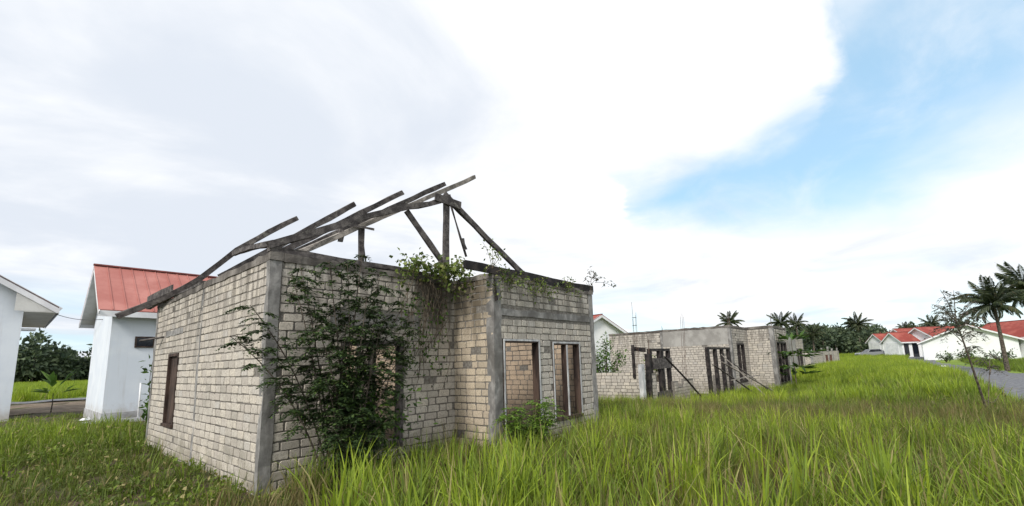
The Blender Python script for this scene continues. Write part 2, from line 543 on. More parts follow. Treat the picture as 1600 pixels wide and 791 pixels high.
ROAD = [(-30, -11.0), (0, -10.7), (20, -10.5), (38, -10.2), (54, -9.0), (74, -7.9), (96, -8.8), (120, -11.5), (160, -18)]
M['gravel'] = mat('gravel', mottled((0.115, 0.12, 0.135), (0.20, 0.205, 0.22), 6, c=(0.16, 0.145, 0.12), cscale=0.5, clo=0.52, chi=0.72), 0.9, bump=(30, 0.8, 6, 0.03))
strip('gravel_road', ROAD, 3.0, 0.05, M['gravel'])
M['soil'] = mat('bare_soil', mottled((0.13, 0.095, 0.065), (0.21, 0.165, 0.12), 2.5, c=(0.08, 0.07, 0.05)), 0.95, bump=(12, 0.8, 6, 0.03))
strip('bare_soil', [(-16, 28), (-6, 29), (3, 28.5), (12, 29)], 11.0, 0.03, M['soil'], wob=0.6)
strip('back_lane', [(-40, 37.5), (-10, 38), (5, 38), (40, 38)], 3.4, 0.06, M['gravel'])


# ------------------------------------------------------------------ brick walls
BL, BH, JT = 0.238, 0.108, 0.0175
COURSE = BH + JT
NVAR = 14


def brick_variants(material):
    out = []
    for k in range(NVAR):
        r = random.Random(100 + k)
        hl, hh = BL / 2, BH / 2
        c = [0.006 + r.random() * 0.010 for _ in range(4)]
        if k % 5 == 0: c[r.randrange(4)] += 0.022
        ring = [(-hl + c[0], -hh), (hl - c[1], -hh), (hl, -hh + c[1] * 0.8), (hl, hh - c[2] * 0.8), (hl - c[2], hh), (-hl + c[3], hh), (-hl, hh - c[3] * 0.8), (-hl, -hh + c[0] * 0.8)]
        ring = [(x + r.uniform(-0.004, 0.004), z + r.uniform(-0.004, 0.004)) for x, z in ring]
        vs = []
        tx, tz = r.uniform(-0.02, 0.02), r.uniform(-0.03, 0.03)
        for (x, z) in ring: vs.append((x * 0.965, -0.008 + tx * x * 0.4 + tz * z + r.uniform(-0.0015, 0.0015), z * 0.93))
        for (x, z) in ring: vs.append((x, -0.004, z))
        for (x, z) in ring: vs.append((x, 0.012, z))
        fs = [tuple(range(8))]
        for a in (0, 8):
            for i in range(8): fs.append((a + i, a + 8 + i, a + 8 + (i + 1) % 8, a + (i + 1) % 8))
        me = bpy.data.meshes.new('brick')
        me.from_pydata(vs, [], fs)
        me.materials.append(M[material])
        me.update()
        out.append(me)
    return out


BRICKS = {k: brick_variants(k) for k in ('brick', 'brick_grey', 'brick_tan', 'brick_brown')}
BRICK_V = [np.array([v.co[:] for v in b.vertices]) for b in BRICKS['brick']]
BRICK_F = [[tuple(p.vertices) for p in b.polygons] for b in BRICKS['brick']]


class Ruin:
    """one brick ruin: walls are parts, bricks their sub-parts"""
    def __init__(s, root):
        s.root = root
        s.list = []                                          # (matrix, variant, wall)
        s.off = np.array(root.location)
        s.walls = {}

    def wall(s, name, a, b, z0, z1, thick=0.14, openings=(), faces=('out',), top=None, skip=0.012, course0=0.0, seed=1, mortar='mortar', zone=None, kind='brick'):
        """a -> b along the ground with the outer face on the right-hand side; openings (u0, u1, z0, z1); top: list (u, z) of a ragged top"""
        a, b = Vector((*a, 0)), Vector((*b, 0))
        L = (b - a).length
        u = (b - a) / L
        n = Vector((u.y, -u.x, 0))
        us = sorted({0.0, L, *[q for o in openings for q in o[:2]], *([q[0] for q in top] if top else [])})
        zs = sorted({z0, z1, *[q for o in openings for q in o[2:4]], *([q[1] for q in top] if top else [])})

        def ztop(x):
            if not top: return z1
            for (u0, h0), (u1, h1) in zip(top, top[1:]):
                if u0 <= x < u1: return h0
            return top[-1][1]
        solid = {}
        for i in range(len(us) - 1):
            for j in range(len(zs) - 1):
                um, zm = (us[i] + us[i + 1]) / 2, (zs[j] + zs[j + 1]) / 2
                solid[i, j] = zm < ztop(um) and not any(o[0] < um < o[1] and o[2] < zm < o[3] for o in openings)
        mb = MB()

        def pt(uu, d, z): return a + u * uu - n * d + Vector((0, 0, z))
        for (i, j), ok in solid.items():
            if not ok: continue
            u0, u1, h0, h1 = us[i], us[i + 1], zs[j], zs[j + 1]
            mb.add([pt(u0, 0, h0), pt(u1, 0, h0), pt(u1, 0, h1), pt(u0, 0, h1)], [(0, 1, 2, 3)])
            mb.add([pt(u0, thick, h0), pt(u1, thick, h0), pt(u1, thick, h1), pt(u0, thick, h1)], [(3, 2, 1, 0)])
            for di, dj, q in ((-1, 0, (u0, h0, u0, h1)), (1, 0, (u1, h1, u1, h0)), (0, -1, (u1, h0, u0, h0)), (0, 1, (u0, h1, u1, h1))):
                if not solid.get((i + di, j + dj), False):
                    mb.add([pt(q[0], 0, q[1]), pt(q[2], 0, q[3]), pt(q[2], thick, q[3]), pt(q[0], thick, q[1])], [(0, 1, 2, 3)])
        w = mb.build(name, M[mortar], s.root)
        r = random.Random(seed)
        for face in faces:
            nn = n if face == 'out' else -n
            uu = u if face == 'out' else -u
            base = a if face == 'out' else b - n * thick
            z = z0 + course0 + 0.008
            row = 0
            while z + BH * 0.6 < z1:
                zc = z + BH / 2
                pieces = []
                x = -r.random() * (BL + JT) * 0.3 - (0.5 * (BL + JT) if row % 2 else 0)
                while x < L:
                    ln = BL * r.choice((1, 1, 1, 1, 0.93, 1.06, 0.55))
                    pieces.append([x, x + ln])
                    x += ln + JT * r.uniform(1.0, 1.6)
                for p0, p1 in pieces:
                    segs = [(max(p0, 0.01), min(p1, L - 0.01))]
                    for o in openings:
                        o0, o1 = (o[0], o[1]) if face == 'out' else (L - o[1], L - o[0])
                        if o[2] - BH * 0.5 < zc < o[3] + BH * 0.5:
                            segs = [q for (s0, s1) in segs for q in ((s0, min(s1, o0 - 0.012)), (max(s0, o1 + 0.012), s1)) if q[1] - q[0] > 0]
                    for s0, s1 in segs:
                        if s1 - s0 < 0.05 or r.random() < skip: continue
                        um = (s0 + s1) / 2
                        if top and zc + BH / 2 > ztop(um if face == 'out' else L - um): continue
                        if zone and zone(um, zc): continue
                        k = r.randrange(NVAR)
                        sc = (s1 - s0) / BL
                        hs = r.uniform(0.93, 1.05)
                        rot = Matrix.Rotation(r.uniform(-0.012, 0.012), 4, 'Y')
                        m = Matrix(((uu.x, -nn.x, 0, 0), (uu.y, -nn.y, 0, 0), (0, 0, 1, 0), (0, 0, 0, 1)))
                        p = base + uu * um + nn * r.uniform(-0.001, 0.004) + Vector((0, 0, zc + r.uniform(-0.004, 0.004)))
                        flip = -1 if False else 1
                        s.list.append((Matrix.Translation(p) @ m @ rot @ Matrix.Diagonal((sc * flip, 1, hs, 1)), k, w, nn, kind))
                z += COURSE
                row += 1
        return w

    def finish(s, single_px=9.0, most=300):
        """the largest bricks in the photograph become objects, the rest one joined part"""
        size = []
        for i, (m, k, w, nn, kind) in enumerate(s.list):
            c = np.array(m.translation) + s.off
            X, Y, z = px_of(c)
            view = unit(CAM - c)
            face = float(view @ np.array(nn))
            ux = np.array(m.col[0][:3]) * BL
            if z < 0.5 or face < 0.02 or not (-30 < X < 1630 and 0 < Y < 830):
                size.append(0)
                continue
            q0, q1 = px_of(c - ux / 2), px_of(c + ux / 2)
            long = math.hypot(q0[0] - q1[0], q0[1] - q1[1])
            size.append(long * (BH * F_PX / z) if max(long, BH * F_PX / z) >= single_px else 0)
        order = np.argsort(-np.array(size))
        single = {int(i) for i in order[:most] if size[int(i)] > 0}
        V, Fq, Mi, o = [], [], [], 0
        kinds = list(BRICKS)
        for i, (m, k, w, nn, kind) in enumerate(s.list):
            if i in single:
                ob = bpy.data.objects.new('brick', BRICKS[kind][k])
                COL.objects.link(ob)
                ob.parent = w
                ob.matrix_local = m
            else:
                A = np.array(m)
                V.append(BRICK_V[k] @ A[:3, :3].T + A[:3, 3])
                Fq += [tuple(q + o for q in f) for f in BRICK_F[k]]
                Mi += [kinds.index(kind)] * len(BRICK_F[k])
                o += len(BRICK_V[k])
        if V:
            me = bpy.data.meshes.new('brickwork')
            me.from_pydata(np.concatenate(V).tolist(), [], Fq)
            for q in kinds: me.materials.append(M[q])
            me.polygons.foreach_set('material_index', Mi)
            me.update()
            link('brickwork', me, s.root, 'stuff')


def column(root, x0, x1, y0, y1, z0, z1, m='concrete', name='concrete_column', jit=0.009):
    mb = MB()
    n = 15
    for i in range(n):
        z = z0 + (z1 - z0) * i / (n - 1)
        j = lambda: random.uniform(-jit, jit)
        mb.v += [(x0 + j(), y0 + j(), z), (x1 + j(), y0 + j(), z), (x1 + j(), y1 + j(), z), (x0 + j(), y1 + j(), z)]
    for i in range(n - 1):
        for k in range(4): mb.f.append((4 * i + k, 4 * i + (k + 1) % 4, 4 * i + 4 + (k + 1) % 4, 4 * i + 4 + k))
    mb.f += [(3, 2, 1, 0), tuple(4 * (n - 1) + k for k in range(4))]
    return mb.build(name, M[m], root)


def frame(root, a, b, z0, z1, y_in=0.12, bar=0.06, mull=(), m='frame_brown', face=None, sill=True, proud=0.02):
    """wooden frame in an opening from a to b (plan points on the outer face): a part with its bars as sub-parts"""
    a, b = Vector((*a, 0)), Vector((*b, 0))
    L = (b - a).length
    u = (b - a) / L
    n = Vector((u.y, -u.x, 0))

    def bar_box(u0, u1, h0, h1, d0, d1):
        mb = MB()
        vs = [a + u * x - n * d + Vector((0, 0, z)) for z in (h0, h1) for (x, d) in ((u0, d0), (u1, d0), (u1, d1), (u0, d1))]
        return mb.add(vs, [(0, 3, 2, 1), (4, 5, 6, 7), (0, 1, 5, 4), (1, 2, 6, 5), (2, 3, 7, 6), (3, 0, 4, 7)])
    head = bar_box(0.004, L - 0.004, z1 - bar, z1 - 0.004, -proud, y_in).build('window_frame', M[m], root)
    zb = z0 + (bar if sill else 0.0)
    bar_box(0.004, bar, zb, z1 - bar - 0.002, -proud, y_in).build('jamb', M[m], head)
    bar_box(L - bar, L - 0.004, zb, z1 - bar - 0.002, -proud, y_in).build('jamb', M[m], head)
    if sill: bar_box(0.004, L - 0.004, z0 + 0.004, z0 + bar - 0.002, -proud - 0.03, y_in).build('sill', M[m], head)
    for q in mull: bar_box(q - bar / 2, q + bar / 2, zb, z1 - bar - 0.002, -proud + 0.004, y_in - 0.02).build('mullion', M[m], head)
    if face:                                                   # a pale outer lining, weathered to silver grey
        e = proud + 0.012
        for (u0, u1, h0, h1) in ((0.0, 0.032, z0, z1), (L - 0.032, L, z0, z1), (0.034, L - 0.034, z1 - 0.034, z1)):
            bar_box(u0, u1, h0, h1, -e, -proud - 0.001).build('outer_lining', M[face], head)
        for q in mull: bar_box(q - 0.02, q + 0.02, zb, z1 - bar, -e, -proud + 0.003).build('outer_lining', M[face], head)
    return head


# ------------------------------------------------------------------ the ruined house in front
H = 3.25
h1 = thing('ruined_house', 'roofless pale brick house in front, with broken rafters and a dark bush at its wall', 'house', (0, 0, 0), 0, 'roofless brick ruins in the grass')
R1 = Ruin(h1)
BEAM = 0.115
zt = H - BEAM
# left side wall (x = 0, seen from the left), runs from the back corner to the front corner
LWIN = (6.8 - 5.35, 6.8 - 4.55, 0.55, 2.02)
R1.wall('left_wall', (0, 6.8), (0, 0), -0.1, zt, openings=[LWIN], faces=('out',), seed=3, skip=0.012)
R1.wall('front_wall', (0.14, 0), (3.302, 0), -0.1, zt, openings=[(0.91, 2.01, 0.36, 2.02)], faces=('out', 'in'), seed=5, zone=lambda u, z: 2.25 < z < 2.5 and 0.7 < u < 2.3)
R1.wall('porch_side_wall', (3.3, 0.14), (3.3, -1.07), -0.1, zt, faces=('out',), seed=6, skip=0.02, kind='brick_tan')
R1.wall('porch_front_wall', (3.44, -1.07), (6.46, -1.07), -0.1, zt, openings=[(0.07, 1.11, 0.0, 2.04), (1.53, 2.53, 0.42, 2.01)], faces=('out', 'in'), seed=8, skip=0.03, kind='brick_grey',
        zone=lambda u, z: 2.46 < z < 2.62)
R1.wall('right_wall', (6.6, -1.07), (6.6, 6.8), -0.1, zt, faces=('in',), seed=9, skip=0.01, kind='brick_brown')
R1.wall('back_wall', (6.46, 6.8), (0.14, 6.8), -0.1, zt, faces=('in',), seed=10)
R1.wall('partition_wall', (3.3, 6.66), (3.3, 0.16), -0.1, 2.85, faces=('out',), openings=[(3.0, 3.85, -0.1, 2.05)], seed=11, thick=0.12, kind='brick_brown')
R1.wall('partition_wall', (3.44, 3.0), (6.44, 3.0), -0.1, 2.85, faces=('out',), seed=12, thick=0.12, kind='brick_brown')
R1.finish()
# concrete columns stand 18 mm proud of the mortar
column(h1, -0.014, 0.135, -0.016, 0.11, -0.1, zt)
column(h1, -0.013, 0.1, 3.08, 3.19, -0.1, zt)
column(h1, -0.020, 0.1, 6.68, 6.82, -0.1, zt)
column(h1, 3.286, 3.475, -1.084, -0.90, -0.1, zt)
column(h1, 6.45, 6.622, -1.084, -0.9, -0.1, zt)


def ring_beam(root, a, b, z0, z1, half=0.085, seed=0, m='beam_concrete', name='ring_beam', proud=0.0):
    """concrete beam with a worn, uneven top"""
    r = random.Random(seed)
    a, b = Vector((*a, 0)), Vector((*b, 0))
    L = (b - a).length
    n = max(3, int(L / 0.22))
    u = (b - a) / L
    s = Vector((u.y, -u.x, 0))
    mb = MB()
    for i in range(n + 1):
        p = a + u * L * i / n
        t = z1 + r.uniform(-0.025, 0.012)
        k = half + r.uniform(-0.006, 0.006)
        for d, z in ((k, z0 + r.uniform(-0.012, 0.012)), (k + r.uniform(-0.004, 0.004), t), (-half, t + r.uniform(-0.01, 0.01)), (-half, z0)):
            q = p + s * d
            mb.v.append((q.x, q.y, z))
    for i in range(n):
        for k in range(4): mb.f.append((4 * i + k, 4 * i + 4 + k, 4 * i + 4 + (k + 1) % 4, 4 * i + (k + 1) % 4))
    mb.f += [(0, 1, 2, 3), tuple(4 * n + k for k in (3, 2, 1, 0))]
    return mb.build(name, M[m], root)


ring_beam(h1, (0.065, 6.83), (0.065, -0.03), zt + 0.002, H, 0.090, 1)
ring_beam(h1, (0.16, 0.065), (3.21, 0.065), zt + 0.002, H - 0.003, 0.092, 2)
ring_beam(h1, (3.37, 0.15), (3.37, -0.98), zt + 0.002, H, 0.095, 3)
ring_beam(h1, (3.27, -1.0), (6.63, -1.0), zt + 0.002, H - 0.004, 0.094, 4)
ring_beam(h1, (6.53, -0.9), (6.53, 6.83), zt + 0.002, H, 0.08, 5)
ring_beam(h1, (6.44, 6.73), (0.16, 6.73), zt + 0.002, H, 0.08, 6)
ring_beam(h1, (3.48, -1.04), (6.44, -1.04), 2.47, 2.61, 0.050, 7, 'concrete', 'lintel')
ring_beam(h1, (0.85, 0.035), (2.45, 0.035), 2.26, 2.50, 0.055, 8, 'concrete', 'lintel')
ring_beam(h1, (0.035, 5.75), (0.035, 4.35), 2.40, 2.53, 0.056, 9, 'concrete', 'lintel')
frame(h1, (0, 5.35), (0, 4.55), 0.55, 2.02, 0.14, 0.06, mull=(), m='frame_brown', proud=0.022)
MB().box((0.03, 4.615, 0.615), (0.055, 5.285, 1.955)).build('shutter', M['frame_brown'], h1)
frame(h1, (1.05, 0), (2.15, 0), 0.36, 2.02, 0.13, 0.065, mull=(0.55,), m='wood', proud=0.022)
frame(h1, (3.51, -1.07), (4.55, -1.07), 0.0, 2.04, 0.13, 0.062, m='frame_brown', face='frame_pale', sill=False)
frame(h1, (4.97, -1.07), (5.97, -1.07), 0.42, 2.01, 0.13, 0.062, mull=(0.5,), m='frame_brown', face='frame_pale')

# what is left of the roof
def timber(name, pts, wd, ht, m='wood', side=None, jit=0.010):
    P = [Vector(p) for p in pts]
    Q = []
    for p, q in zip(P, P[1:]):
        k = max(2, int((q - p).length / 0.35))
        Q += [p.lerp(q, i / k) for i in range(k)]
    Q.append(P[-1])
    return MB().beam(Q, wd, ht, side=side, jit=jit).build(name, M[m], h1)


Y = (0, 1, 0)
timber('top_chord', [(-0.05, -0.0, 3.34), (0.55, 0.0, 3.63), (1.38, 0.0, 4.09), (2.21, 0.0, 4.47), (2.7, 0.0, 4.66), (3.2, 0.0, 4.93)], 0.06, 0.10, side=Y)
timber('top_chord', [(3.10, 0.07, 5.0), (3.93, 0.07, 4.52), (5.33, 0.07, 3.74), (6.4, 0.07, 3.2)], 0.06, 0.115, side=Y)
timber('king_post', [(3.13, 0.02, 4.88), (3.10, 0.02, 3.24)], 0.05, 0.125, side=Y)
timber('strut', [(2.23, 0.06, 4.42), (3.02, 0.06, 3.62), (3.08, 0.06, 3.3)], 0.05, 0.11, side=Y)
timber('gusset_plate', [(2.8, -0.045, 4.83), (3.45, -0.045, 4.80)], 0.025, 0.16, side=Y)
timber('thin_batten', [(3.37, 0.2, 4.92), (3.80, 0.2, 3.84)], 0.03, 0.03, side=Y)
timber('batten_block', [(3.665, 0.17, 4.21), (3.75, 0.17, 3.98)], 0.03, 0.075, side=Y)
timber('rafter', [(4.40, 0.55, 5.90), (0.61, 0.55, 3.45), (0.15, 0.55, 3.2)], 0.05, 0.085, 'wood_pale', side=Y)
timber('rafter', [(4.05, 1.20, 5.83), (1.67, 1.20, 4.20), (0.12, 1.20, 3.17)], 0.05, 0.10, side=Y)
timber('rafter', [(3.35, 1.87, 5.60), (2.0, 1.87, 4.61), (0.10, 1.87, 3.22)], 0.05, 0.105, side=Y)
timber('rafter', [(2.53, 2.5, 5.27), (1.04, 2.5, 4.06), (0.06, 2.5, 3.27)], 0.05, 0.11, side=Y)
timber('rafter', [(1.56, 3.13, 4.86), (1.01, 3.13, 4.43), (0.47, 3.13, 3.95), (-0.1, 3.13, 3.30), (-0.55, 3.13, 2.93), (-1.15, 3.13, 2.55)], 0.055, 0.095, side=Y)
timber('short_brace', [(0.06, 0.08, 3.41), (0.18, 1.4, 3.62), (0.40, 3.05, 3.86)], 0.06, 0.085, side=(1, 0, 0))
timber('wall_plate', [(0.02, 3.3, 3.285), (0.02, 4.4, 3.275), (-0.05, 5.6, 3.29), (-0.16, 7.0, 3.16)], 0.09, 0.07, side=(1, 0, 0))
timber('eave_board', [(-0.10, 5.1, 3.40), (-0.2, 6.9, 3.34)], 0.03, 0.15, side=(1, 0, 0))
timber('post', [(1.63, 0.55, 4.10), (1.65, 0.55, 3.2)], 0.05, 0.10, side=Y)
timber('cross_piece', [(1.30, 0.5, 4.07), (1.85, 0.5, 4.08)], 0.03, 0.045, side=Y)
timber('hanging_piece', [(1.27, 0.56, 3.97), (1.26, 0.56, 3.75)], 0.04, 0.08, side=Y)
timber('thin_batten', [(1.66, 0.6, 4.08), (1.80, 0.6, 3.2)], 0.022, 0.022, side=Y)
timber('wall_plate', [(-0.02, 0.05, 3.30), (1.0, 0.05, 3.285), (2.0, 0.05, 3.29), (3.1, 0.05, 3.27)], 0.12, 0.075, side=Y)
timber('porch_plate', [(2.62, -1.07, 3.285), (4.2, -1.07, 3.285), (5.5, -1.07, 3.27), (6.66, -1.07, 3.28)], 0.06, 0.145, 'wood_dark', side=Y)
timber('porch_plate', [(6.56, -1.0, 3.27), (6.56, 1.5, 3.27)], 0.06, 0.12, 'wood_dark', side=(1, 0, 0))
timber('stained_board', [(3.315, -1.06, 3.22), (3.325, -1.12, 2.72)], 0.02, 0.06, 'wood_dark', side=(1, 0, 0))
timber('lintel_stick', [(0.04, 5.9, 2.43), (-0.35, 6.4, 2.36)], 0.03, 0.03, 'wood', side=(1, 0, 0))

# ------------------------------------------------------------------ the second ruin and the unfinished half beside it
GZ = -0.12
h2 = thing('ruined_house', 'second roofless brick ruin behind the wall remains, grey plaster across its upper side wall', 'house', (21.16, 0, GZ), 0, 'roofless brick ruins in the grass')
R2 = Ruin(h2)
R2.wall('side_wall', (0, 6.9), (0, 0), -0.3, zt, seed=21, kind='brick_grey', skip=0.02, zone=lambda u, z: z > 2.32 and 3.2 < u < 6.9)
R2.wall('front_wall', (0.14, 0), (3.102, 0), -0.3, zt, openings=[(0.75, 2.1, 0.35, 2.35)], seed=22, kind='brick_grey')
R2.wall('porch_side_wall', (3.1, 0.14), (3.1, -1.3), -0.3, zt, seed=23, kind='brick_grey')
R2.wall('porch_front_wall', (3.24, -1.3), (6.46, -1.3), -0.3, zt, openings=[(0.25, 2.9, 0.1, 2.42)], seed=24, kind='brick_grey')
R2.wall('right_wall', (6.6, -1.3), (6.6, 6.9), -0.3, zt, faces=('in',), seed=25)
R2.wall('back_wall', (6.46, 6.9), (0.14, 6.9), -0.3, zt, faces=('in',), seed=26)
R2.finish()
column(h2, -0.03, 0.20, -0.024, 0.11, -0.3, zt)
column(h2, -0.024, 0.1, 3.55, 3.68, -0.3, zt)
column(h2, 3.07, 3.34, -1.33, -1.12, -0.3, zt)
column(h2, 2.96, 3.095, -0.02, 0.12, -0.3, zt)
column(h2, 6.40, 6.622, -1.322, -1.1, -0.3, zt)
ring_beam(h2, (0.065, 6.93), (0.065, -0.03), zt + 0.002, H, 0.095, 11)
ring_beam(h2, (0.16, 0.065), (3.1, 0.065), zt + 0.002, H - 0.003, 0.09, 12)
ring_beam(h2, (3.17, 0.1), (3.17, -1.2), zt + 0.002, H + 0.02, 0.1, 13)
ring_beam(h2, (3.08, -1.23), (6.63, -1.23), zt + 0.002, H + 0.016, 0.094, 14)
ring_beam(h2, (6.53, -1.1), (6.53, 6.93), zt + 0.002, H, 0.08, 15)
M['render_patch'] = mat('grey_render', mottled((0.26, 0.25, 0.235), (0.37, 0.36, 0.34), 1.4, c=(0.17, 0.16, 0.15), cscale=0.9), 0.95, bump=(30, 0.4))
MB().box((-0.016, 0.115, 2.30), (0.004, 3.54, zt)).build('plaster_patch', M['render_patch'], h2)
frame(h2, (0.89, 0), (2.24, 0), 0.35, 2.35, 0.13, 0.09, mull=(0.55,), m='wood_dark', proud=0.03)
frame(h2, (3.49, -1.3), (6.14, -1.3), 0.1, 2.42, 0.13, 0.10, mull=(0.9, 1.7), m='wood_dark', face='wood_pale', proud=0.03)


def rebar(root, x, y, z0, z1, n=4, s=0.07, lean=(0, 0)):
    for k in range(n):
        dx, dy = ((-s, -s), (s, -s), (s, s), (-s, s))[k]
        h = z1 - random.uniform(0, 0.7)
        MB().tube([(x + dx, y + dy, z0), (x + dx * 0.9 + lean[0] * 0.5, y + dy + lean[1] * 0.5, (z0 + h) / 2), (x + dx * 0.6 + lean[0] + random.uniform(-0.05, 0.05), y + dy + lean[1], h)], 0.009, 0.007, 4).build('rebar', M['steel'], root)


rebar(h2, 0.07, 0.05, H, 4.15, 3, 0.05)
rebar(h2, 3.2, -1.2, H, 4.2, 2, 0.05)
rebar(h2, 0.05, 3.6, H, 3.85, 2, 0.04)

tw = thing('unfinished_house', 'low unfinished brick walls with standing frames and bare steel rods', 'building', (13.4, 0, GZ))
R3 = Ruin(tw)
R3.wall('low_side_wall', (0, 6.5), (0, 0.96), -0.3, 1.2, seed=31, skip=0.01)
R3.wall('low_front_wall', (0.14, 0.8), (7.6, 0.8), -0.3, 1.35, seed=32, faces=('out',), openings=[(0.42, 2.1, 0.05, 1.35), (4.2, 7.3, -0.1, 1.35)],
        top=[(0, 1.15), (2.1, 0.75), (2.5, 0.5), (2.9, 0.6), (3.2, 0.78), (7.6, 0.78)])
R3.wall('low_cross_wall', (2.5, 4.6), (7.5, 4.6), -0.3, 0.85, seed=33, thick=0.14)
R3.finish()
column(tw, -0.75, -0.56, 0.72, 0.88, -0.3, 1.52, 'frame_pale', 'concrete_post')
column(tw, -0.03, 0.12, 0.78, 0.95, -0.3, 1.9, 'wood_dark', 'dark_post')
rebar(tw, 0.03, 1.3, 1.1, 3.95, 4, 0.06)
for zz in np.arange(1.5, 3.5, 0.3):
    MB().box((-0.04, 1.23, zz), (0.10, 1.37, zz + 0.012)).build('stirrup', M['steel'], tw)
rebar(tw, 3.6, 0.9, 0.6, 3.7, 3, 0.07, (0.25, 0.0))
rebar(tw, 0.25, 0.95, 0.9, 3.1, 2, 0.05, (0.05, 0))


def open_frame(a, b, z0, z1, mull, bar, thick, lean=0.0, panels=()):
    a, b = Vector((*a, 0)), Vector((*b, 0))
    L = (b - a).length
    u = (b - a) / L
    top = MB().beam([a + Vector((0, 0, z1)), b + Vector((0, 0, z1))], thick, 0.10).build('window_frame', M['wood_dark'], tw)
    for q in mull:
        p = a + u * q
        MB().beam([p + Vector((0, 0, z1 - 0.052)), p + u * lean * 0.5 + Vector((0, 0, (z0 + z1) / 2)), p + u * lean + Vector((0, 0, z0))], bar, thick * 1.04, side=u, jit=0.006).build('frame_post', M['wood_dark'], top)
    for (u0, u1, h0, h1, mm) in panels:
        d = Vector((u.y, -u.x, 0)) * (thick / 2 + 0.03)
        vs = [a + u * x + d * k + Vector((0, 0, z)) for z in (h0, h1) for (x, k) in ((u0, 1.0), (u1, 1.0), (u1, 0.55), (u0, 0.55))]
        MB().add(vs, [(0, 3, 2, 1), (4, 5, 6, 7), (0, 1, 5, 4), (1, 2, 6, 5), (2, 3, 7, 6), (3, 0, 4, 7)]).build('board', M[mm], top)


open_frame((0.45, 1.0), (2.35, 1.0), 0.0, 2.05, (0.08, 0.95, 1.15, 1.82), 0.14, 0.14, panels=((0.15, 1.95, 1.30, 1.72, 'wood'), (0.1, 1.9, 0.02, 0.42, 'wood')))
open_frame((4.2, 0.05), (7.45, 0.05), -0.2, 2.08, (0.07, 1.1, 2.1, 3.1), 0.17, 0.14, lean=0.10)
MB().beam([(-0.05, 1.4, 2.25), (-0.05, 1.4, 1.0)], 0.08, 0.1, side=(1, 0, 0)).build('dark_post', M['wood_dark'], tw)
MB().beam([(-0.05, 1.35, 2.1), (0.5, 1.15, 2.05)], 0.05, 0.16, side=(0, 1, 0)).build('short_board', M['wood_dark'], tw)

# loose planks leaning against the frame of the unfinished half
PL = [((18.95, -0.15, 1.70), (19.3, -1.75, -0.2), 0.09, 0.035, 'wood_pale', 'pale plank leaning steeply against the third dark post of the frame'),
      ((17.75, -0.15, 1.25), (20.3, -1.05, -0.15), 0.08, 0.035, 'wood', 'dark plank leaning low across the dark posts of the frame'),
      ((19.0, -0.12, 1.35), (21.6, -1.6, -0.15), 0.10, 0.035, 'wood_pale', 'longest pale plank slanting down from the frame to the right'),
      ((20.5, -0.2, 1.25), (21.7, -1.35, -0.1), 0.07, 0.03, 'wood', 'short grey plank leaning at the right end of the frame'),
      ((18.6, -0.6, 0.55), (21.4, -1.05, 0.62), 0.10, 0.04, 'wood_pale', 'plank lying level on top of the leaning planks')]
for (a, b, wd, ht, mm, lab) in PL:
    a, b = (a[0], a[1], a[2] + GZ + 0.1), (b[0], b[1], b[2])
    mid = tuple((p + q) / 2 + (0.02 if i == 2 else 0) for i, (p, q) in enumerate(zip(a, b)))
    tag(MB().beam([a, mid, b], wd, ht, jit=0.004).build('timber_plank', M[mm]), lab, 'plank', 'planks leaning on the unfinished frame')
tag(MB().beam([(14.3, 0.55, 1.65), (15.7, 0.3, 0.7), (17.0, 0.1, -0.25)], 0.07, 0.04, jit=0.004).build('timber_plank', M['wood_dark']), 'dark pole slanting from the left standing frame down into the grass', 'plank', 'planks leaning on the unfinished frame')

# ------------------------------------------------------------------ ruins farther along
h3 = thing('ruined_house', 'farthest roofless brick ruin, half hidden by a broad-leaved sapling', 'house', (31.2, 0.2, -0.35), 0, 'roofless brick ruins in the grass')
R4 = Ruin(h3)
R4.wall('side_wall', (0, 6.8), (0, -0.5), -0.3, zt, seed=41, zone=lambda u, z: u > 5.2)
R4.wall('front_wall', (0.14, -0.5), (8.3, -0.5), -0.3, zt, seed=42, openings=[(0.9, 2.1, 0.2, 2.3), (5.2, 7.4, 0.0, 2.3)], zone=lambda u, z: 2.4 < u < 4.9)
R4.wall('right_wall', (8.44, -0.5), (8.44, 6.5), -0.3, zt, faces=('in',), seed=43)
R4.finish()
MB().box((2.55, -0.52, 0.0), (5.1, -0.502, zt)).build('plaster_patch', M['render_patch'], h3)
column(h3, -0.03, 0.2, -0.53, -0.38, -0.3, zt)
column(h3, 5.0, 5.2, -0.545, -0.4, -0.3, zt + 0.1)
column(h3, 8.22, 8.46, -0.53, -0.38, -0.3, zt)
ring_beam(h3, (0.065, 6.83), (0.065, -0.53), zt + 0.002, H, 0.09, 21)
ring_beam(h3, (0.16, -0.43), (8.4, -0.43), zt + 0.002, H - 0.003, 0.09, 22)
frame(h3, (1.04, -0.5), (2.24, -0.5), 0.2, 2.3, 0.13, 0.08, mull=(0.6,), m='wood_dark', proud=0.03)
frame(h3, (5.34, -0.5), (7.54, -0.5), 0.0, 2.3, 0.13, 0.1, mull=(0.8,), m='wood_dark', face='wood_pale', proud=0.03)

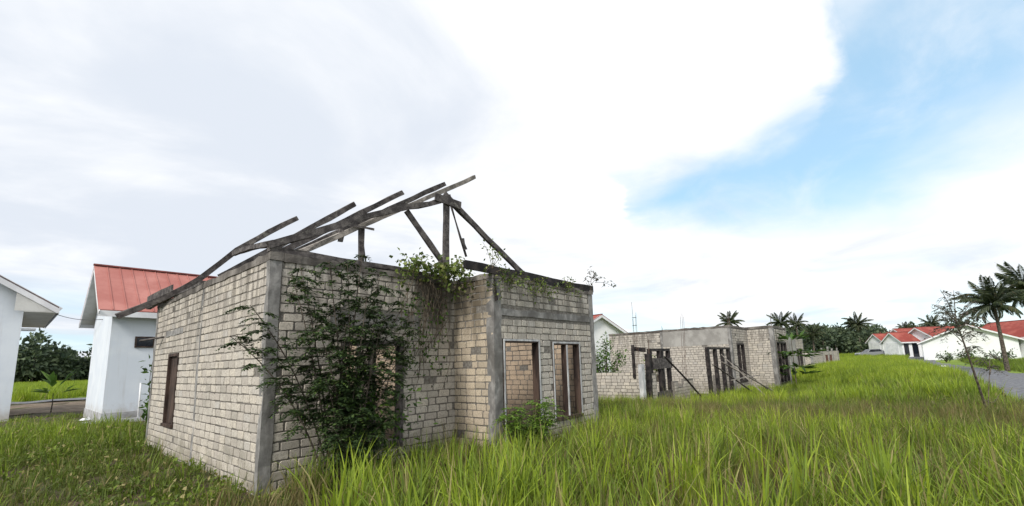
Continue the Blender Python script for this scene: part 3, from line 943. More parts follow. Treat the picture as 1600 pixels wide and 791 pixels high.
fw_ = thing('brick_wall_remains', 'low pale block wall with concrete posts and two rusty red doors, beyond the ruins', 'wall', (45.5, 0.0, -0.1))
R5 = Ruin(fw_)
R5.wall('block_wall', (0, 0), (22, 0), -0.3, 1.9, seed=51, openings=[(9.2, 11.2, 0.0, 1.45), (12.6, 14.8, 0.0, 1.45)])
R5.wall('end_wall', (0, 5), (0, 0.02), -0.3, 1.9, seed=52)
R5.finish()
for x in (0.1, 7.0, 11.9, 15.6, 20.6):
    column(fw_, x - 0.12, x + 0.12, -0.06, 0.1, -0.3, 2.15 + 0.2 * random.random())
M['rust_door'] = mat('rusty_door', mottled((0.10, 0.035, 0.025), (0.19, 0.075, 0.05), 3), 0.8)
for x0, x1 in ((9.2, 11.2), (12.6, 14.8)):
    MB().box((x0 + 0.02, 0.02, 0.02), (x1 - 0.02, 0.07, 1.43)).build('door', M['rust_door'], fw_)


# ------------------------------------------------------------------ painted houses
def quad_slab(mb, p, thick):
    """four corners (counter-clockwise from above) thickened downwards"""
    P = [Vector(q) for q in p]
    n = (P[1] - P[0]).cross(P[2] - P[0]).normalized()
    if n.z < 0: n = -n
    lo = [q - n * thick for q in P]
    return mb.add(P + lo, [(0, 1, 2, 3), (7, 6, 5, 4), (0, 4, 5, 1), (1, 5, 6, 2), (2, 6, 7, 3), (3, 7, 4, 0)])


def gable_body(x0, x1, y0, y1, z0, ze, zr, axis='y'):
    """walls with gables; axis is the ridge direction"""
    mb = MB()
    if axis == 'y':
        xm = (x0 + x1) / 2
        v = [(x0, y0, z0), (x1, y0, z0), (x1, y1, z0), (x0, y1, z0), (x0, y0, ze), (x1, y0, ze), (x1, y1, ze), (x0, y1, ze), (xm, y0, zr), (xm, y1, zr)]
        f = [(0, 1, 5, 8, 4), (2, 3, 7, 9, 6), (1, 2, 6, 5), (3, 0, 4, 7), (4, 8, 9, 7), (5, 6, 9, 8)]
    else:
        ym = (y0 + y1) / 2
        v = [(x0, y0, z0), (x1, y0, z0), (x1, y1, z0), (x0, y1, z0), (x0, y0, ze), (x1, y0, ze), (x1, y1, ze), (x0, y1, ze), (x0, ym, zr), (x1, ym, zr)]
        f = [(0, 1, 5, 4), (2, 3, 7, 6), (1, 2, 6, 9, 5), (3, 0, 4, 8, 7), (4, 5, 9, 8), (7, 8, 9, 6)]
    return mb.add(v, f)


def gable_roof(root, x0, x1, y0, y1, ze, zr, axis='y', over=0.45, rake=0.4, fascia=0.16, ribs=True, thick=0.05, rm='roof'):
    """two red slopes with ribs, white fascia along rakes and eaves, boards under the overhang"""
    if axis == 'y':
        m_, half = (x0 + x1) / 2, (x1 - x0) / 2
        T = lambda a, b, z: (m_ + a, b, z)
        b0, b1 = y0 - rake, y1 + rake
    else:
        m_, half = (y0 + y1) / 2, (y1 - y0) / 2
        T = lambda a, b, z: (b, m_ + a, z)
        b0, b1 = x0 - rake, x1 + rake
    k = (zr - ze) / half
    e = half + over
    lift = 0.06
    zr_, zee = zr + lift + 0.05, zr + lift + 0.05 - k * e
    for s in (-1, 1):
        mb = MB()
        quad_slab(mb, [T(0, b0, zr_), T(0, b1, zr_), T(s * e, b1, zee), T(s * e, b0, zee)], thick)
        rf = mb.build('roof', M[rm], root)
        if ribs:
            rb = MB()
            n = int((b1 - b0) / 0.35)
            for i in range(1, n):
                b = b0 + (b1 - b0) * i / n
                rb.beam([T(s * 0.08, b, zr_ - k * 0.08 + 0.01), T(s * (e - 0.02), b, zee + k * 0.02 + 0.01)], 0.03, 0.03)
            rb.build('roof_rib', M[rm], rf, kind='stuff')
        # soffit under the eave and fascia
        MB().beam([T(s * (half + 0.03), b0 + 0.05, zee - 0.02), T(s * (e - 0.04), b0 + 0.05, zee - 0.02)], 0.01, 0.01)
        so = MB()
        quad_slab(so, [T(s * 0.05, b0 + 0.03, zr_ - 0.09 - k * 0.05), T(s * 0.05, b1 - 0.03, zr_ - 0.09 - k * 0.05), T(s * (e - 0.03), b1 - 0.03, zee - 0.09 + k * 0.03), T(s * (e - 0.03), b0 + 0.03, zee - 0.09 + k * 0.03)], 0.02)
        so.build('soffit', M['soffit'], root)
        MB().beam([T(s * (e - 0.012), b0 - 0.01, zee - 0.13), T(s * (e - 0.012), b1 + 0.01, zee - 0.13)], 0.025, fascia).build('fascia', M['trim'], root)
        for b in (b0, b1):
            q = 0.015 if b == b0 else -0.015
            MB().beam([T(0, b + q, zr_ - 0.13), T(s * (e + 0.015), b + q, zee - 0.13 - k * 0.015)], 0.025, fascia).build('fascia', M['trim'], root)
    MB().beam([T(0, b0 - 0.02, zr_ + 0.015), T(0, b1 + 0.02, zr_ + 0.015)], 0.22, 0.05).build('ridge_cap', M['ridge'], root)


def pane_window(root, a, b, z0, z1, n=1, m='trim', bar=0.06, out=0.03, glass='glass'):
    a, b = Vector((*a, 0)), Vector((*b, 0))
    L = (b - a).length
    u = (b - a) / L
    nrm = Vector((u.y, -u.x, 0))

    def bx(u0, u1, h0, h1, d0, d1):
        vs = [a + u * x + nrm * d + Vector((0, 0, z)) for z in (h0, h1) for (x, d) in ((u0, d1), (u1, d1), (u1, d0), (u0, d0))]
        return MB().add(vs, [(0, 3, 2, 1), (4, 5, 6, 7), (0, 1, 5, 4), (1, 2, 6, 5), (2, 3, 7, 6), (3, 0, 4, 7)])
    f = MB()
    for q in (bx(0, L, z1 - bar, z1, 0.002, out), bx(0, L, z0, z0 + bar, 0.002, out + 0.02), bx(0, bar, z0 + bar, z1 - bar, 0.002, out), bx(L - bar, L, z0 + bar, z1 - bar, 0.002, out)):
        f.add(q.v, q.f)
    for i in range(1, n):
        q = bx(L * i / n - bar / 2, L * i / n + bar / 2, z0 + bar, z1 - bar, 0.002, out)
        f.add(q.v, q.f)
    fo = f.build('window', M[m], root)
    for i in range(n):
        u0 = L * i / n + (bar if i == 0 else bar / 2) + 0.002
        u1 = L * (i + 1) / n - (bar if i == n - 1 else bar / 2) - 0.002
        bx(u0, u1, z0 + bar + 0.002, z1 - bar - 0.002, 0.004, out * 0.5).build('pane', M[glass], fo)


# house at the left edge of the photograph
ha = thing('white_house', 'pale house at the left edge showing a gable and a short eave', 'house', (-4.75, 20, 0), 0, 'painted houses')
gable_body(-2.85, 2.85, 0, 7.5, -0.2, 4.95, 6.85, 'y').build('wall', M['plaster'], ha)
MB().box((2.853, -0.40, 4.20), (3.74, 7.9, 4.225)).build('eave_board', M['soffit'], ha)
MB().add([(x, y, z) for y in (-0.40, -0.37) for (x, z) in ((2.6, 4.23), (3.72, 4.23), (3.72, 4.30), (2.6, 5.02))],
         [(0, 1, 2, 3), (7, 6, 5, 4), (0, 4, 5, 1), (1, 5, 6, 2), (2, 6, 7, 3), (3, 7, 4, 0)]).build('eave_end_board', M['soffit'], ha)
MB().box((3.70, -0.36, 4.23), (3.72, 7.9, 4.30)).build('eave_side_board', M['soffit'], ha)
gable_roof(ha, -2.85, 2.85, 0, 7.5, 4.95, 6.85, 'y', over=0.95, rake=0.45, fascia=0.26, rm='ridge_dark')
MB().box((2.853, 0.3, 3.52), (3.25, 0.9, 3.60)).build('wall_ledge', M['trim'], ha)
pane_window(ha, (-1.6, 0), (-0.2, 0), 1.0, 2.4, 2)
# house between the left one and the ruin
hb = thing('white_house', 'pale house with a red sheet roof behind the left corner of the brick ruin', 'house', (0.1, 14.68, 0), 0, 'painted houses')
gable_body(0, 7.5, 0, 4.6, -0.2, 4.1, 5.75, 'x').build('wall', M['plaster'], hb)
gable_roof(hb, 0, 7.5, 0, 4.6, 4.1, 5.75, 'x', over=0.5, rake=0.42, fascia=0.2)
MB().box((-0.03, -0.03, -0.2), (7.53, -0.002, 0.33)).build('plinth', M['plinth'], hb)
MB().box((-0.03, 0.0, -0.2), (-0.002, 4.6, 0.33)).build('plinth', M['plinth'], hb)
pane_window(hb, (0.66, 0), (1.22, 0), 2.58, 2.98, 1, m='frame_brown', bar=0.05)
tag(MB().box((-0.4, 14.05, -0.1), (2.4, 14.25, 0.13)).build('concrete_edge', M['plinth']), 'low concrete edge in front of the house with the red roof', 'kerb')
tag(MB().tube([(0.98, 14.15, -0.1), (0.97, 14.15, 0.7), (0.96, 14.15, 1.32)], 0.03, 0.03, 8).build('water_pipe', M['pipe'], smooth=True), 'thin white upright pipe in front of the pale blue house wall', 'pipe')
c = MB()
c.tube([(-1.06 + 1.17 * t, 20.2 - 3.2 * t, 4.22 - 0.45 * t - 0.12 * math.sin(math.pi * t)) for t in np.linspace(0, 1, 10)], 0.012, 0.012, 5)
tag(c.build('power_cable', M['cable']), 'thin cable strung between the two pale houses on the left', 'cable')

# gable showing over the second ruin
hc = thing('white_house', 'pale house whose gable and red roof rise just behind the low wall', 'house', (31.0, 13.5, 0), rad(-12), 'painted houses')
gable_body(-3.2, 3.2, 0, 8, -0.2, 3.9, 5.4, 'y').build('wall', M['plaster_far'], hc)
gable_roof(hc, -3.2, 3.2, 0, 8, 3.9, 5.4, 'y', over=0.5, rake=0.4, fascia=0.25, ribs=False, rm='roof_far')


def row_house(x, y, rz, label, w=7.0, d=9.0, ze=3.1, zr=5.3, porch=True, mirror=False, z=None):
    """house of the far row: main gable, lower porch gable in front, windows"""
    root = thing('white_house', label, 'house', (x, y, float(ground_z(x, y)) if z is None else z), rz, 'painted houses')
    gable_body(-w / 2, w / 2, 0, d, -0.4, ze, zr, 'y').build('wall', M['plaster_far'], root)
    gable_roof(root, -w / 2, w / 2, 0, d, ze, zr, 'y', over=0.5, rake=0.5, fascia=0.22, ribs=False, rm='roof_far')
    if porch:
        pw = w * 0.52
        x0 = -w / 2 if not mirror else w / 2 - pw
        x1 = x0 + pw
        gable_body(x0 - 0.02, x1, -3.2, -0.02, -0.4, 2.75, 4.15, 'y').build('porch_wall', M['plaster_far'], root)
        gable_roof(root, x0 - 0.02, x1, -3.2, -0.5, 2.75, 4.15, 'y', over=0.4, rake=0.35, fascia=0.2, ribs=False, rm='roof_far')
        MB().box((x0 + 0.7, -3.26, 0.5), (x1 - 0.7, -3.203, 2.5)).build('arch_panel', M['trim'], root)
        pane_window(root, (x1 + 0.002, -2.9), (x1 + 0.002, -2.1), 0.3, 2.35, 1, m='frame_brown')
        pane_window(root, (x1 + 0.002, -1.5), (x1 + 0.002, -0.5), 0.0, 2.35, 1, m='frame_brown')
        pane_window(root, (x1 + 0.5, -0.002), (min(x1 + 2.0, w / 2 - 0.2), -0.002), 0.6, 2.3, 2, m='frame_brown')
    pane_window(root, (w / 2 + 0.002, 1.2), (w / 2 + 0.002, 2.4), 0.7, 2.3, 2, m='frame_brown')
    return root


RZ = rad(-138)
row_house(145.5, -0.6, RZ, 'farthest white house of the row, next to the dark palm grove', ze=2.9, zr=5.1)
row_house(114.5, -5.6, RZ, 'middle white house of the far row with a small porch gable', ze=2.8, zr=5.0)
row_house(95.0, -8.6, RZ, 'white house of the far row with tall dark windows, left of the long blank wall', ze=2.8, zr=4.8)
row_house(79.0, -13.0, rad(-91), 'white house with a broad blank gable wall behind the slender tree', w=9.0, ze=2.5, zr=4.5, porch=False)
row_house(83.0, -20.3, rad(-50), 'white red-roofed house right of the leaning coconut palm', w=7.0, d=6.0, ze=2.6, zr=4.7)


# ------------------------------------------------------------------ plants
def curve(p0, p1, bend=(0, 0, 0), n=8):
    p0, p1, b = Vector(p0), Vector(p1), Vector(bend)
    return [p0.lerp(p1, t) + b * (4 * t * (1 - t)) for t in np.linspace(0, 1, n)]


def compound_leaf(parts, p, d, length, pairs, ll, lw, droop=0.35, rach=None):
    """a feather leaf: rachis with paired leaflets"""
    d = unit(d)
    ts = np.linspace(0.15, 1.0, pairs)
    R = np.array(p)[None] + d[None] * (ts * length)[:, None] + np.array([0, 0, -1.0])[None] * (droop * length * ts ** 2)[:, None]
    s = unit(np.cross(d, [0, 0, 1.0]))
    P = np.concatenate([R, R])
    D = np.concatenate([s[None] + d[None] * 0.45 + np.array([[0, 0, -0.35]]) * np.ones((pairs, 1)), -s[None] + d[None] * 0.45 + np.array([[0, 0, -0.35]]) * np.ones((pairs, 1))])
    D = D + rng.normal(scale=0.22, size=D.shape)
    k = (1 - 0.35 * np.concatenate([ts, ts])) * rng.uniform(0.8, 1.15, len(P))
    parts.append(leaves(P, D, np.tile([0, 0, 1.0], (len(P), 1)) + rng.normal(scale=0.3, size=(len(P), 3)), ll * k, lw * k, 0.12))
    if rach is not None: rach.tube([R[0], R[-1]], 0.004, 0.002, 3)


# the dark bush in front of the first ruin
bush = thing('dark_bush', 'large dark green bush growing against the front wall of the nearest ruin', 'bush', (0.85, -0.45, 0))
stems = MB()
tips = [(-0.42, -0.62, 2.40), (-0.62, -0.66, 2.02), (-0.02, -0.75, 2.82), (0.20, -0.45, 3.02), (0.52, -0.62, 3.10), (0.85, -0.5, 3.12), (1.02, -0.6, 3.26), (1.38, -0.55, 3.08), (1.62, -0.4, 2.92),
        (1.98, -0.5, 2.80), (2.0, -0.6, 2.35), (1.85, -0.55, 1.85), (1.5, -0.8, 1.6), (0.4, -0.9, 1.5), (1.1, -0.85, 1.9), (0.7, -0.8, 2.2), (1.0, -0.8, 2.6), (0.3, -0.8, 2.2), (1.3, -0.7, 2.3),
        (1.7, -0.6, 1.25), (0.9, -0.9, 1.1), (1.3, -0.95, 0.9), (0.5, -0.95, 0.85)]
parts = []
rach = MB()
for i, t in enumerate(tips):
    b0 = Vector((0.0 + random.uniform(-0.2, 0.2), random.uniform(-0.1, 0.08), 0.0))
    t_ = Vector(t) - Vector((0.85, -0.45, 0))
    cv = curve(b0, t_, (0.10 * (-t_.x) * 0.6, random.uniform(-0.1, 0.05), 0.14 * abs(t_.x)), 10)
    stems.tube(cv, 0.016, 0.004, 5)
    n = int(8 + 8 * t_.length)
    for k in range(n):
        s = 0.28 + 0.72 * (k + random.random()) / n
        q = cv[min(int(s * 9), 8)].lerp(cv[min(int(s * 9) + 1, 9)], s * 9 % 1)
        az = random.uniform(0, 2 * math.pi)
        d = np.array([math.cos(az), math.sin(az) * 0.8, random.uniform(-0.15, 0.5)])
        tl = random.uniform(0.08, 0.26) * (1.15 - 0.4 * s)
        tw_ = q + Vector(d) * tl
        stems.tube([q, tw_], 0.005, 0.003, 3)
        for a in range(3 if s > 0.5 else 4):
            az2 = az + random.uniform(-1.2, 1.2)
            d2 = np.array([math.cos(az2), math.sin(az2), random.uniform(-0.2, 0.35)])
            p = np.array(q.lerp(tw_, random.uniform(0.4, 1)))
            compound_leaf(parts, p, d2, random.uniform(0.12, 0.21), 8, 0.074, 0.034, 0.5, None)
leaf_object('foliage', parts, M['bush_leaf'], bush)
stems.build('stem', M['bark'], bush)
# a few young bright leaves inside the bush
parts = []
n = 420
Pp = np.stack([rng.normal(0.45, 0.35, n), rng.normal(-0.2, 0.14, n), rng.uniform(0.3, 1.3, n)], 1)
parts.append(leaves(Pp, rdir(n, -0.2), rdir(n, 1.0), rng.uniform(0.06, 0.12, n), rng.uniform(0.035, 0.06, n), 0.15))
leaf_object('young_foliage', parts, M['leaf'], bush)['label'] = 'brighter young leaves low in the bush'


def leafy(name, label, cat, loc, stems_, n_leaf, size, m, spread=0.12, stem_r=0.012, sm='vine_stem', group=None, smin=0.25, wide=0.5):
    """a plant of several stems (end points relative to loc) with simple leaves along them"""
    root = thing(name, label, cat, loc, 0, group)
    st = MB()
    P = []
    per = max(3, n_leaf // len(stems_))
    for (a, b, bend) in stems_:
        cv = curve(a, b, bend, 8)
        st.tube(cv, stem_r, stem_r * 0.4, 5)
        for k in range(per):
            s = smin + (1 - smin) * random.random() ** 0.8
            i = min(int(s * 7), 6)
            q = cv[i].lerp(cv[i + 1], s * 7 - i)
            P.append(np.array(q) + rng.normal(scale=spread, size=3))
    P = np.array(P)
    n = len(P)
    L = size * rng.uniform(0.6, 1.3, n)
    leaf_object('foliage', [leaves(P, rdir(n, -0.15), rdir(n, 1.2), L, L * wide * rng.uniform(0.8, 1.2, n), 0.12, 0.1)], M[m], root)
    st.build('stem', M[sm], root, kind='stuff')
    return root


# vine on the inner corner, with hanging bare stems
v = []
for k in range(34):
    a = (random.uniform(-0.6, 0.55), random.uniform(-0.15, 0.2), random.uniform(0.05, 0.3))
    b = (a[0] + random.uniform(-0.45, 0.35), a[1] - random.uniform(0.05, 0.4), a[2] + random.uniform(-0.38, 0.16))
    v.append((a, b, (0, 0, 0.14)))
leafy('creeping_vine', 'yellow green vine heaped over the inner corner of the nearest ruin, bare stems hanging down', 'vine', (2.76, -0.22, 3.12), v, 760, 0.085, 'vine_leaf', 0.06, 0.006, smin=0.1, wide=0.75)
vine = [o for o in bpy.data.objects if o.name == 'creeping_vine'][0]
hs = MB()
for k in range(26):
    x0 = random.uniform(-0.55, 0.35)
    z1 = random.uniform(-2.0, -0.8)
    x1 = x0 + random.uniform(-0.5, 0.1)
    cv = [Vector((x0 + (x1 - x0) * t + 0.06 * math.sin(9 * t + k), 0.14 - 0.1 * math.sin(math.pi * t), z1 * t + 0.05 * math.sin(5 * t + k))) for t in np.linspace(0, 1, 12)]
    hs.tube(cv, 0.009, 0.005, 4)
hs.build('hanging_stem', M['vine_stem'], vine)
n = 260
Pq = np.stack([rng.uniform(-0.75, 0.2, n), rng.uniform(-0.02, 0.12, n), rng.uniform(-1.7, -0.3, n)], 1)
leaf_object('hanging_foliage', [leaves(Pq, rdir(n, -0.4), rdir(n, 0.8), rng.uniform(0.04, 0.09, n), rng.uniform(0.03, 0.06, n), 0.12)], M['leaf'], vine, 'stuff')
v = []
for k in range(30):
    a = (random.uniform(-0.25, 1.6), random.uniform(-0.02, 0.06), random.uniform(-0.2, 0.1))
    v.append((a, (a[0] + random.uniform(-0.3, 0.35), a[1] - random.uniform(0.04, 0.14), a[2] - random.uniform(0.0, 0.34)), (0, -0.03, 0.05)))
for k in range(5):
    v.append(((0.0, 0.05, 0.1), (random.uniform(-0.35, 0.25), random.uniform(-0.1, 0.15), random.uniform(0.4, 0.65)), (0.03, 0, 0.03)))
for k in range(9):
    a = (random.uniform(1.7, 3.0), -0.02, random.uniform(-0.1, 0.15))
    v.append((a, (a[0] + random.uniform(-0.2, 0.3), -0.1, a[2] + random.uniform(-0.25, 0.15)), (0, 0, 0.05)))
leafy('climbing_vine', 'thin leafy vine trailing along the top of the window wall and up the fallen rafter', 'vine', (3.25, -1.15, 3.20), v, 620, 0.062, 'vine_leaf', 0.045, 0.006, smin=0.15, wide=0.6)
leafy('wall_sprig', 'sparse sprig growing from the top right corner of the nearest ruin', 'plant', (6.55, -1.1, 3.25),
      [((0, 0, 0), (0.05, 0, 0.52), (0, 0, 0)), ((0, 0, 0.1), (0.45, -0.05, 0.32), (0, 0, 0.08)), ((0.2, 0, 0.2), (0.95, -0.1, 0.14), (0, 0, 0.06)), ((0, 0, 0.2), (0.25, 0, 0.42), (0, 0, 0.04)), ((0, 0, 0.05), (-0.25, 0, 0.25), (0, 0, 0.04))],
      75, 0.085, 'pale_leaf', 0.035, 0.007, smin=0.3)
# shrub under the porch windows
v = []
for k in range(26):
    t = random.uniform(-1.0, 1.0)
    v.append(((random.uniform(-0.1, 0.1), random.uniform(-0.05, 0.05), 0), (t * 0.72, random.uniform(-0.3, 0.25), random.uniform(0.55, 1.12) - abs(t) * 0.15), (t * 0.1, 0, 0.12)))
sh = thing('leafy_shrub', 'bright green feathery shrub under the left porch window', 'shrub', (3.72, -1.55, 0))
parts, st = [], MB()
for (a, b, bend) in v:
    cv = curve(a, b, bend, 8)
    st.tube(cv, 0.011, 0.004, 5)
    for k in range(11):
        s = 0.25 + 0.75 * random.random()
        i = min(int(s * 7), 6)
        q = cv[i].lerp(cv[i + 1], s * 7 - i)
        az = random.uniform(0, 6.28)
        compound_leaf(parts, np.array(q), np.array([math.cos(az), math.sin(az), random.uniform(-0.1, 0.5)]), random.uniform(0.15, 0.27), 7, 0.085, 0.034, 0.4)
leaf_object('foliage', parts, M['fern_leaf'], sh)
st.build('stem', M['stem_green'], sh)
# shrub behind the low wall
v = [((random.uniform(-0.2, 0.2), random.uniform(-0.2, 0.2), 0), (random.uniform(-0.9, 0.9), random.uniform(-0.9, 0.9), random.uniform(1.3, 2.75)), (0, 0, 0.2)) for k in range(22)]
leafy('garden_shrub', 'tall green shrub behind the low wall, between the two ruins', 'shrub', (14.7, 3.6, -0.15), v, 1500, 0.13, 'leaf', 0.17, 0.02, 'bark', smin=0.3)
v = [((random.uniform(-0.1, 0.1), random.uniform(-0.1, 0.1), 0), (random.uniform(-0.5, 0.5), random.uniform(-0.5, 0.5), random.uniform(0.7, 1.2)), (0, 0, 0.1)) for k in range(12)]
leafy('garden_shrub', 'small yellow green shrub inside the unfinished walls', 'shrub', (16.7, 2.0, 0.55), v, 300, 0.13, 'vine_leaf', 0.12, 0.012, 'bark', smin=0.3)
# broad-leaved sapling in front of the farthest ruin: flat umbrella of leaves
def umbrella_plant(name, label, cat, loc, h, tiers, m='leaf', leaf=0.5, wide=0.34):
    root = thing(name, label, cat, loc)
    st = MB()
    st.tube([(0, 0, 0), (0.02, 0.01, h * 0.5), (0, 0, h)], 0.03, 0.014, 6)
    st.build('trunk', M['bark'], root)
    for (z, r, n, tilt) in tiers:
        P, D = [], []
        for k in range(n):
            a = 2 * math.pi * k / n + random.uniform(-0.2, 0.2)
            d = np.array([math.cos(a), math.sin(a), tilt])
            st2 = np.array([0, 0, z]) + d * r * 0.45
            for j in range(4):
                P.append(st2 + d * r * 0.16 * j)
                D.append(d + rng.normal(scale=0.35, size=3) * [1, 1, 0.5])
        leaf_object('foliage', [leaves(P, np.array(D), np.tile([0, 0, 1.0], (len(P), 1)), rng.uniform(0.7, 1.2, len(P)) * leaf, leaf * wide * rng.uniform(0.8, 1.2, len(P)), 0.1, 0.12)], M[m], root)
    return root


umbrella_plant('broad_leaved_sapling', 'young broad-leaved tree with a flat green umbrella crown before the farthest ruin', 'tree', (25.6, -1.9, -0.1), 2.5, [(1.75, 1.3, 13, 0.05), (1.6, 0.9, 8, 0.0), (2.35, 0.5, 7, 0.4), (0.9, 0.7, 7, 0.15), (0.5, 0.9, 8, 0.2)], 'leaf', 0.62)
# plants by the back corner of the ruin
v = [((random.uniform(-0.15, 0.15), random.uniform(-0.3, 0.3), 0), (random.uniform(-0.35, 0.3), random.uniform(-0.5, 0.5), random.uniform(0.9, 2.1)), (-0.1, 0, 0.1)) for k in range(12)]
leafy('garden_shrub', 'loose shrub at the back corner of the nearest ruin, before the pale blue wall', 'shrub', (0.72, 9.6, 0), v, 200, 0.20, 'leaf', 0.1, 0.014, 'bark', smin=0.2, wide=0.4)
umbrella_plant('banana_plant', 'young banana plant on the bare soil between the two pale houses', 'plant', (-0.62, 23.4, 0), 0.9, [(0.95, 0.35, 3, 1.5), (0.8, 0.5, 3, 0.4)], 'banana_leaf', 0.62, 0.34)


# slender tree by the road
st_tree = thing('slender_tree', 'slender leaning young tree with drooping feather leaves beside the gravel road', 'tree', (13.0, -7.95, 0))
tk, parts = MB(), []
trunk = curve((0, 0, -0.05), (-1.15, 0.36, 2.28), (-0.05, 0.0, 0.05), 12)
tk.tube(trunk, 0.030, 0.012, 7)
low = curve((-0.05, 0.0, 0.1), (0.35, -0.2, 1.1), (0.05, 0, 0), 6)
tk.tube(low, 0.016, 0.006, 5)
tk.tube(curve((0.02, 0.0, 0.35), (0.95, -0.35, 0.45), (0, 0, -0.12), 6), 0.012, 0.005, 5)
brs = [((-1.1, 0.35, 2.2), (-1.75, 0.75, 2.62)), ((-1.1, 0.35, 2.2), (-2.05, 0.7, 2.42)), ((-1.1, 0.35, 2.15), (-1.15, 0.3, 2.95)), ((-1.1, 0.35, 2.1), (-0.55, -0.1, 2.72)), ((-1.05, 0.33, 2.0), (-0.35, -0.1, 2.35)), ((-1.0, 0.31, 1.85), (-0.2, -0.15, 1.95)),
       ((-0.98, 0.3, 1.75), (-1.7, 0.7, 2.1)), ((-1.12, 0.36, 2.25), (-1.55, 0.55, 2.95)), ((-0.85, 0.28, 1.5), (-0.35, 0.0, 1.62)), ((0.35, -0.2, 1.1), (0.6, -0.3, 1.45)), ((0.35, -0.2, 1.05), (0.1, 0.0, 1.4)), ((0.3, -0.18, 0.95), (0.75, -0.35, 1.15))]
for a, b in brs:
    cv = curve(a, b, (0, 0, 0.09), 7)
    tk.tube(cv, 0.010, 0.004, 4)
    for k in range(8):
        s = 0.3 + 0.7 * (k + random.random()) / 8
        i = min(int(s * 6), 5)
        q = cv[i].lerp(cv[i + 1], s * 6 - i)
        az = random.uniform(0, 6.28)
        compound_leaf(parts, np.array(q), np.array([math.cos(az), math.sin(az), -0.1]), random.uniform(0.18, 0.30), 6, 0.105, 0.036, 0.75, tk)
n = 240
Pq = np.array([-1.1, 0.32, 2.2]) + rng.normal(scale=(0.14, 0.14, 0.17), size=(n, 3))
parts.append(leaves(Pq, rdir(n, -0.5), rdir(n, 0.5), rng.uniform(0.08, 0.13, n), 0.04, 0.15))
leaf_object('foliage', parts, M['pale_leaf'], st_tree)
tk.build('trunk', M['bark'], st_tree)


# palms: each frond is a part, fronds share a few meshes
def frond_mesh(length, droop, nl=34, leaf=0.55, m='palm_leaf', seed=0, twist=0.0):
    r = np.random.default_rng(seed)
    ts = np.linspace(0, 1, nl)
    ang = 0.15 + droop * ts ** 1.3
    x = np.cumsum(np.cos(ang)) / nl * length
    z = -np.cumsum(np.sin(ang - 0.15)) / nl * length
    R = np.stack([x, np.zeros(nl), z], 1)
    T = unit(np.gradient(R, axis=0))
    P, D, N, L = [], [], [], []
    for s in (-1, 1):
        k = slice(3, nl)
        lf = np.sin(np.clip(ts[k] * 0.95 + 0.12, 0, 1) * math.pi) ** 0.6 * leaf
        d = T[k] * 0.65 + np.array([0, s * 1.0, -0.75]) + r.normal(scale=0.10, size=(nl - 3, 3))
        P.append(R[k]); D.append(d); N.append(np.tile([0, 0, 1.0], (nl - 3, 1))); L.append(lf)
    P, D, N, L = map(np.concatenate, (P, D, N, L))
    V, Fq = leaves(P, D, N, L, 0.068 * np.ones(len(L)) * (leaf / 0.55), 0.1, 0.25)
    o = len(V)
    rv = []
    wd = 0.035 * (1 - 0.8 * ts)
    for i in range(nl):
        rv += [R[i] + [0, wd[i], 0], R[i] + [0, -wd[i], 0], R[i] + [0, 0, -wd[i] * 1.4]]
    rf = []
    for i in range(nl - 1):
        for a in range(3):
            q = [3 * i + a, 3 * i + (a + 1) % 3, 3 * i + 3 + (a + 1) % 3, 3 * i + 3 + a]
            rf += [[q[0], q[1], q[2]], [q[0], q[2], q[3]]]
    return np_mesh('frond', np.concatenate([V, rv]), np.concatenate([Fq, np.array(rf) + o]), M[m])


FR = [frond_mesh(1.0 * 3.6, dr, 46, 0.74, seed=i) for i, dr in enumerate((0.6, 1.0, 1.4, 1.8, 1.2, 1.6))]


def palm(x, y, h, label, lean=(0.3, 0.0), fronds=22, size=1.0, group='coconut palms', r=0.16, z=None):
    gz = float(ground_z(x, y)) if z is None else z
    root = thing('coconut_palm', label, 'palm tree', (x, y, gz), 0, group)
    tk = MB()
    cv = curve((0, 0, -0.2), (lean[0], lean[1], h), (-lean[0] * 0.18, -lean[1] * 0.18, 0), 14)
    tk.tube(cv, r * 1.25, r * 0.62, 8)
    tk.build('trunk', M['bark'], root, smooth=True)
    top = cv[-1]
    for k in range(fronds):
        u = k / fronds
        az = 2.39996 * k + random.uniform(-0.25, 0.25)
        el = rad(78 - 105 * u + random.uniform(-9, 9))
        me = FR[min(5, int(u * 3.2)) if random.random() < 0.7 else random.randrange(6)]
        o = link('frond', me, root)
        s = size * random.uniform(0.8, 1.1) * (0.8 + 0.3 * math.sin(math.pi * min(1, u + 0.15)))
        o.matrix_local = Matrix.Translation(top) @ Matrix.Rotation(az, 4, 'Z') @ Matrix.Rotation(-el, 4, 'Y') @ Matrix.Rotation(random.uniform(-0.5, 0.5), 4, 'X') @ Matrix.Scale(s, 4)
    return root


palm(41.6, -11.75, 4.55, 'coconut palm with a leaning trunk beside the road, nearest of the palms', (-0.75, 0.15), 28, 0.72, r=0.115)
palm(45.5, -14.2, 5.6, 'coconut palm cut off by the right edge of the photo', (-0.3, 0.3), 26, 0.78, r=0.12)
palm(67.3, 12.9, 6.5, 'coconut palm rising just behind the corner of the second ruin', (0.4, 0.2), 24, 0.72)
palm(82.2, 9.3, 6.6, 'left palm of the close pair above the farthest ruin', (0.2, -0.3), 26, 0.78)
palm(87.7, 7.4, 6.3, 'right palm of the close pair above the farthest ruin', (-0.2, 0.2), 24, 0.72)
palm(97.8, 6.7, 4.7, 'low palm with hanging fronds beside the close pair', (0.3, 0), 22, 0.8)
palm(122.0, 0.9, 6.5, 'coconut palm standing clear left of the row of white houses', (-0.5, 0.2), 28, 1.05)
palm(155.0, -7.4, 5.7, 'palm above the red roofs of the far row', (0.3, 0), 22, 0.95)
